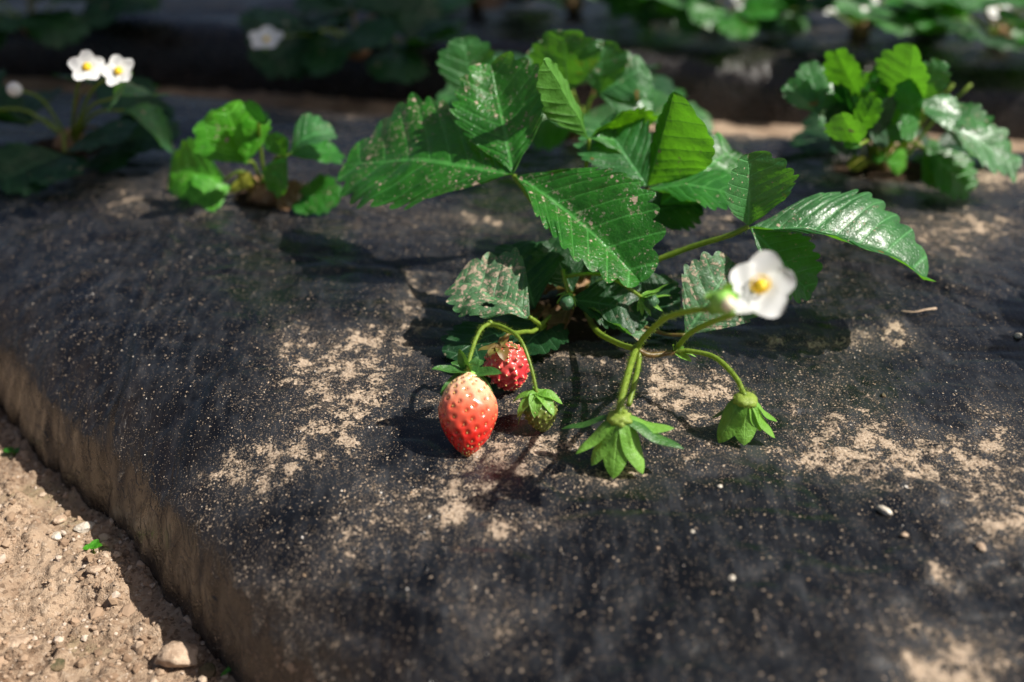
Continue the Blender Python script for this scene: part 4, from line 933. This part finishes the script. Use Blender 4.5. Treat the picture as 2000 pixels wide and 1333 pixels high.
def bush(label, base, nleaf, reach, hgt, mats, seed, group, leafl=.05, flowers=0, cat='plant', lean=(0, 0), low=0):
    t = thing('strawberry_plant', label, cat, base, group); rs = random.Random(seed)
    blob('crown', base+[0, 0, .004], .010, M['leaf_dead'], t, seed=seed, bumps=.3, sub=2)
    for i in range(nleaf):
        a = i*2.39996+rs.uniform(-.3, .3); rr = reach*rs.uniform(.35, 1); h = hgt*rs.uniform(.55, 1)*(1.15-.5*rr/reach)
        if i < low: h = .01; rr = reach*.8
        J = base+np.array([math.cos(a)*rr+lean[0]*h, math.sin(a)*rr+lean[1]*h, h])
        tips = []
        for k in (-1, 0, 1):
            b = a+k*1.15+rs.uniform(-.15, .15); L = leafl*rs.uniform(.8, 1.15)
            dz = rs.uniform(-.35, .35)
            T = J+np.array([math.cos(b), math.sin(b), dz])*L
            if T[2] < base[2]+.003: T[2] = base[2]+.003
            tips.append((T, (rs.uniform(-.5, .4), rs.uniform(-.8, .1), 1)))
        simple_leaf(t, base+np.array([0, 0, .004]), J, tips, M[mats[i % len(mats)]], seed*100+i, n=6, rpt=4, cols=5, wid=.44, stem='stem' if i % 3 else 'stem_red')
    for k in range(flowers):
        a = rs.uniform(0, 6.28); c = base+np.array([math.cos(a)*reach*.7, -abs(math.sin(a))*reach*.7, hgt*rs.uniform(.5, .9)])
        st = node('flower_stalk', t); tube('stalk', [base+[0, 0, .004], (base+c)/2+[0, 0, .01], c], .001, .0008, M['stem'], st, n=4, sides=6)
        flower(st, c, (rs.uniform(-.3, .3), -.6, .8), .012, seed=k, detail=False)
    return t
def px_leaf(t, base, J, tips, mat, seed, **k):
    """leaf from measured points: J and tips (px, py, z)"""
    return simple_leaf(t, base, V(*J), [(V(*a[:3]), a[3]) if len(a) > 3 else V(*a[:3]) for a in tips], M[mat], seed, **k)

# small plant at the left, second planting row
bs = G(520, 385); t = thing('strawberry_plant', 'small bright green strawberry plant left of the large one', 'plant', bs, GPL)
blob('crown', bs+[0, 0, .003], .010, M['leaf_dead'], t, seed=3, bumps=.3)
l = px_leaf(t, bs, (480, 318, .030), [(395, 235, .050, (-.25, -.9, .5)), (440, 205, .066, (.35, -.9, .4)), (498, 225, .058, (.7, -.7, .3))], 'leaf_young', 201, wid=.42, bend=.02, n=6); l['label'] = 'bright yellow green cupped leaf on the left'
px_leaf(t, bs, (560, 305, .036), [(535, 378, .014, (-.2, -.9, .5)), (528, 262, .050, (-.3, -.7, .6)), (664, 300, .030, (.1, -.2, 1))], 'leaf_clean', 202, wid=.42, n=6)
px_leaf(t, bs, (568, 302, .037), [(655, 262, .046, (0, -.3, 1))], 'leaf_pale', 203, wid=.60, n=6, bend=.22)
px_leaf(t, bs, (440, 350, .012), [(335, 335, .010, (-.2, -.7, .7))], 'leaf_young', 204, wid=.45, n=5)
px_leaf(t, bs, (450, 365, .008), [(370, 395, .004, (-.1, -.7, .8))], 'leaf_young', 205, wid=.5, n=5)
px_leaf(t, bs, (575, 385, .006), [(665, 385, .010, (0, -.6, .8)), (610, 415, .002, (0, -.5, .8))], 'leaf_clean', 206, wid=.36, n=6)
px_leaf(t, bs, (470, 372, .010), [(490, 340, .02, (0, -.8, .6)), (455, 360, .01, (0, -.8, .6))], 'leaf_yellow', 207, wid=.45, n=5)
px_leaf(t, bs, (540, 385, .006), [(595, 372, .01, (0, -.8, .6)), (570, 405, .003, (0, -.6, .8))], 'leaf_dead', 208, wid=.4, n=5)
px_leaf(t, bs, (505, 240, .055), [(500, 200, .07, (0, -.8, .6)), (525, 225, .06, (0, -.8, .6))], 'leaf_shade_dark', 209, wid=.4, n=5)

# shaded plant at the far left with two flowers
bs = G(140, 290); t = bush('shaded strawberry plant at the far left with two open white flowers', bs, 5, .05, .05, ['leaf_shade_dark'], 31, GPL, leafl=.042, low=3)
px_leaf(t, bs, (225, 190, .060), [(300, 185, .052, (.1, -.5, .9)), (250, 160, .075, (0, -.8, .6))], 'leaf_pale', 211, wid=.48, n=6)
px_leaf(t, bs, (240, 215, .045), [(335, 280, .014, (.2, -.5, .8))], 'leaf_pale', 212, wid=.36, n=6, bend=.12)
for i, (px, py, zz_) in enumerate([(170, 132, .085), (232, 140, .082)]):
    st = node('flower_stalk', t); c = V(px, py, zz_)
    tube('stalk', [bs+[0, 0, .004], (bs+c)/2+[0, .004, .012], c], .001, .0008, M['stem'], st, n=5, sides=6)
    flower(st, c, (.12-.2*i, -.72, .75), .0085, seed=5+i, detail=False, first=20*i, stag=.0030)
st = node('flower_stalk', t); c = V(28, 175, .05); tube('stalk', [bs+[0, 0, .004], (bs+c)/2+[0, .004, .012], c], .001, .0008, M['stem'], st, n=5, sides=6)
blob('bud', c, .0045, M['petal'], st, seed=4)

# plant right behind the large one
bs = G(1135, 262); t = bush('pale green strawberry plant directly behind the large middle plant', bs, 5, .05, .045, ['leaf_far', 'leaf_shade_dark'], 33, GPL, leafl=.05, low=1)
px_leaf(t, bs, (930, 200, .06), [(905, 72, .095, (-.1, -.85, .5)), (960, 110, .08, (.2, -.8, .6))], 'leaf_pale', 221, wid=.42, n=6)
px_leaf(t, bs, (1110, 180, .06), [(1040, 95, .085, (0, -.8, .6)), (1100, 60, .10, (-.1, -.85, .5))], 'leaf_pale', 222, wid=.42, n=6)
px_leaf(t, bs, (1170, 185, .06), [(1180, 80, .09, (0, -.9, .5)), (1262, 130, .075, (.1, -.8, .6)), (1275, 200, .055, (.2, -.75, .6))], 'leaf_pale', 223, wid=.48, n=6)

# right plant
bs = G(1720, 325); t = bush('bushy strawberry plant at the right with yellowed leaves at its base', bs, 2, .035, .03, ['leaf_shade_dark'], 35, GPL, leafl=.04, low=1)
px_leaf(t, bs, (1600, 222, .052), [(1535, 165, .066, (-.2, -.7, .7)), (1578, 122, .076, (-.3, -.8, .5)), (1650, 165, .064, (.1, -.6, .8))], 'leaf_pale', 231, wid=.27, n=6)
px_leaf(t, bs, (1680, 190, .06), [(1632, 98, .088, (-.6, -.7, .3)), (1712, 150, .072, (.5, -.7, .4))], 'leaf_clean', 232, wid=.28, n=6)
px_leaf(t, bs, (1730, 200, .056), [(1738, 115, .082, (-.2, -.9, .2)), (1700, 140, .074, (-.6, -.7, .2))], 'leaf_clean', 233, wid=.30, n=6)
px_leaf(t, bs, (1782, 205, .058), [(1782, 88, .096, (-.7, -.7, .2)), (1838, 120, .084, (0, -.8, .6)), (1890, 235, .05, (.2, -.6, .8))], 'leaf_pale', 234, wid=.36, n=7)
px_leaf(t, bs, (1805, 222, .05), [(1990, 330, .022, (.2, -.5, .8)), (1935, 245, .05, (.1, -.5, .9))], 'leaf_pale', 235, wid=.26, n=7)
px_leaf(t, bs, (1765, 195, .058), [(1750, 278, .036, (-.1, -.95, .3))], 'leaf_clean', 236, wid=.28, n=6)
px_leaf(t, bs, (1805, 290, .026), [(1838, 365, .004, (-.1, -.9, .5)), (1895, 375, .003, (.1, -.8, .6)), (1835, 280, .028, (0, -.5, .9))], 'leaf_clean', 237, wid=.36, n=7)
px_leaf(t, bs, (1670, 255, .034), [(1635, 290, .022, (-.2, -.7, .7)), (1600, 235, .04, (-.2, -.6, .8))], 'leaf_pale', 238, wid=.36, n=5)
px_leaf(t, bs, (1700, 318, .008), [(1655, 318, .006, (0, -.8, .6)), (1680, 325, .003, (0, -.7, .7))], 'leaf_yellow', 239, wid=.45, n=5)
px_leaf(t, bs, (1730, 315, .010), [(1705, 305, .012, (0, -.9, .4)), (1770, 318, .006, (0, -.9, .4))], 'leaf_young', 240, wid=.4, n=5)
for i in range(9):
    a = random.Random(i).uniform(-1, 1); tube('petiole', [bs+[a*.015, 0, .003], bs+[a*.03, .0, .03], bs+[a*.05, -.002, .055]], .0013, .0010, M['stem'], t, n=4, sides=6, seed=i)

rsx = random.Random(12)
for i in range(11):
    x0, y0, z0 = rsx.uniform(1665, 1800), rsx.uniform(200, 285), rsx.uniform(.022, .055)
    px_leaf(t, bs, (x0, y0, z0), [(x0+rsx.uniform(-45, 45), y0-rsx.uniform(45, 85), z0+.022, (rsx.uniform(-.8, .8), -.7, .25)), (x0+rsx.uniform(-60, 60), y0+rsx.uniform(-30, 30), z0+.002, (rsx.uniform(-.8, .8), -.7, .4))],
            ['leaf_shade_dark', 'leaf_clean', 'leaf_shade_dark', 'leaf_far'][i % 4], 260+i, wid=.28, n=6)
# plants of the next bed
GB = 'strawberry plants on the bed behind'
def bb_(px, py):
    p = V(px, py, -.006); return p
for i, (px, py, lb, nl, rc, hg, mats, fl, ln) in enumerate([
    (1395, 62, 'back bed strawberry plant at the top, right of the middle, one leaf over the edge', 14, .07, .055, ['leaf_far', 'leaf_shade_dark', 'leaf_clean'], 1, .04),
    (1680, 70, 'dense strawberry plant on the back bed above the bushy right plant', 20, .08, .06, ['leaf_far', 'leaf_clean', 'leaf_shade_dark', 'leaf_young', 'leaf_shade_dark'], 1, .038),
    (1950, 85, 'strawberry plant on the back bed in the top right corner', 18, .08, .06, ['leaf_far', 'leaf_shade_dark', 'leaf_clean'], 1, .042),
    (1120, 20, 'pale leaved strawberry plant on the back bed at the top middle', 11, .08, .05, ['leaf_pale', 'leaf_far', 'leaf_shade_dark'], 0, .042),
    (930, 12, 'sparse strawberry plant on the back bed left of the top middle', 8, .06, .04, ['leaf_far', 'leaf_pale', 'leaf_dead'], 0, .045),
    (700, 105, 'dark shaded strawberry plant on the back bed with a white flower', 8, .065, .04, ['leaf_shade_dark'], 0, .055),
    (60, 60, 'dark shaded strawberry plant in the top left corner', 9, .09, .05, ['leaf_shade_dark'], 0, .06)]):
    b_ = bb_(px, py); tt_ = bush(lb, b_, nl, rc, hg, mats, 300+i, GB, leafl=ln, low=2)
    if px == 700:
        st = node('flower_stalk', tt_); c = V(520, 78, .03); tube('stalk', [b_, (b_+c)/2+[0, 0, .01], c], .001, .0008, M['stem'], st, n=4, sides=6)
        flower(st, c, (0, -.45, .9), .013, seed=9, detail=False, stag=.003)
    fls = {1395: [(1460, 5, .02)], 1680: [(1685, 8, .03), (1620, 2, .02)], 1950: [(1945, 8, .03)]}.get(px, [])
    for (qx, qy, qz) in fls:
        st = node('flower_stalk', tt_); c = V(qx, qy, qz); tube('stalk', [b_, (b_+c)/2+[0, 0, .01], c], .001, .0008, M['stem'], st, n=4, sides=6)
        flower(st, c, (.2, -.7, .6), .015, seed=9, detail=False, stag=.0035)

# the next plant to the right in the near row, just out of frame; its leaf shadows reach the film
b_ = onbed(.372, .375); bush('strawberry plant beyond the right edge whose leaves shade the film', b_, 10, .075, .06, ['leaf', 'leaf_pale'], 77, GPL, leafl=.06)

# seedlings and bits on the furrow soil
p = gsoil(185, 1082); t = thing('seedling', 'tiny bright green sprout on the furrow soil', 'seedling', p)
for i, (dx, dy, dz) in enumerate([(.9, .1, .25), (-.8, -.3, .2), (.3, .8, .4)]):
    v, f, u = sepal_data(p+[0, 0, .0035], (dx, dy, dz), UP, .0042, .0020, .1); mesh_obj('leaf', v, f, M['leaf_young'], t, uv=u)
tube('stem', [p-[0, 0, .001], p+[0, 0, .0036]], .0003, .0003, M['stem'], t, n=2, sides=6)
p = gsoil(28, 888); t = thing('seedling', 'blurred bluish green sprout at the left edge beside the film', 'seedling', p)
for i, (dx, dy, dz) in enumerate([(.9, -.3, .15), (-.8, -.1, .2)]):
    v, f, u = sepal_data(p+[0, 0, .002], (dx, dy, dz), UP, .0050, .0022, .1); mesh_obj('leaf', v, f, M['leaf_clean'], t, uv=u)
tube('stem', [p-[0, 0, .001], p+[0, 0, .002]], .0004, .0004, M['stem'], t, n=2, sides=6)
p = gsoil(432, 1322); t = thing('grass_blade', 'single bent grass blade at the foot of the film near the bottom edge', 'grass blade', p)
v, f, u = sepal_data(p, (.75, .2, .75), (-.3, -.6, .5), .0125, .0008, .25, fold=.4); mesh_obj('blade', v, f, M['leaf_young'], t, uv=u)

# ------------------------------------------------------------------ unseen tree, added and placed so its crown shades the back left
def tree(loc, h, label, crown_c, crown_r, seed, nleaf=9000):
    t = thing('shade_tree', label, 'tree', loc); rs = np.random.default_rng(seed); loc = np.asarray(loc, float)
    cc = np.asarray(crown_c, float)
    parts = [tube_data([loc-[0, 0, .1], loc+[0, 0, h*.35], loc+(cc-loc)*[.4, .4, .6], cc], .07, .03, n=8, sides=12)]
    for i in range(14):
        d = unit(rs.normal(size=3)*[1, 1, .5]); a = loc+(cc-loc)*rs.uniform(.6, 1); parts.append(tube_data([a, a+d*crown_r*.4+[0, 0, .03], cc+d*crown_r*.9], .02, .005, n=5, sides=6))
    v, f, u = join(parts); mesh_obj('trunk', v, f, M['bark'], t)
    n = nleaf; d = rs.normal(size=(n, 3)); d /= np.linalg.norm(d, axis=1)[:, None]
    rr = crown_r*rs.uniform(.2, 1, n)**.5; sq = np.array([1.25, 1.0, .55])
    cl = fbm(d[:, 0]*2.2, d[:, 1]*2.2, d[:, 2]*2.2, seed, 2)
    c = cc+d*sq*rr[:, None]*(1+.35*cl)[:, None]
    a = rs.normal(size=(n, 3)); a /= np.linalg.norm(a, axis=1)[:, None]; b = np.cross(a, rs.normal(size=(n, 3))); b /= np.linalg.norm(b, axis=1)[:, None]
    L = rs.uniform(.05, .09, n)[:, None]; w_ = L*.28
    q = np.stack([c-a*L, c-a*L*.2+b*w_, c+a*L, c-a*L*.2-b*w_], 1).reshape(-1, 3)
    mesh_obj('crown', q, np.arange(n*4).reshape(-1, 4), M['tree_leaf'], t, smooth=False)
tree((2.2, 2.0, -.064), 2.2, 'leafy tree out of the picture, added to shade the back left of the beds', (1.14, .80, 2.0), .46, 3)
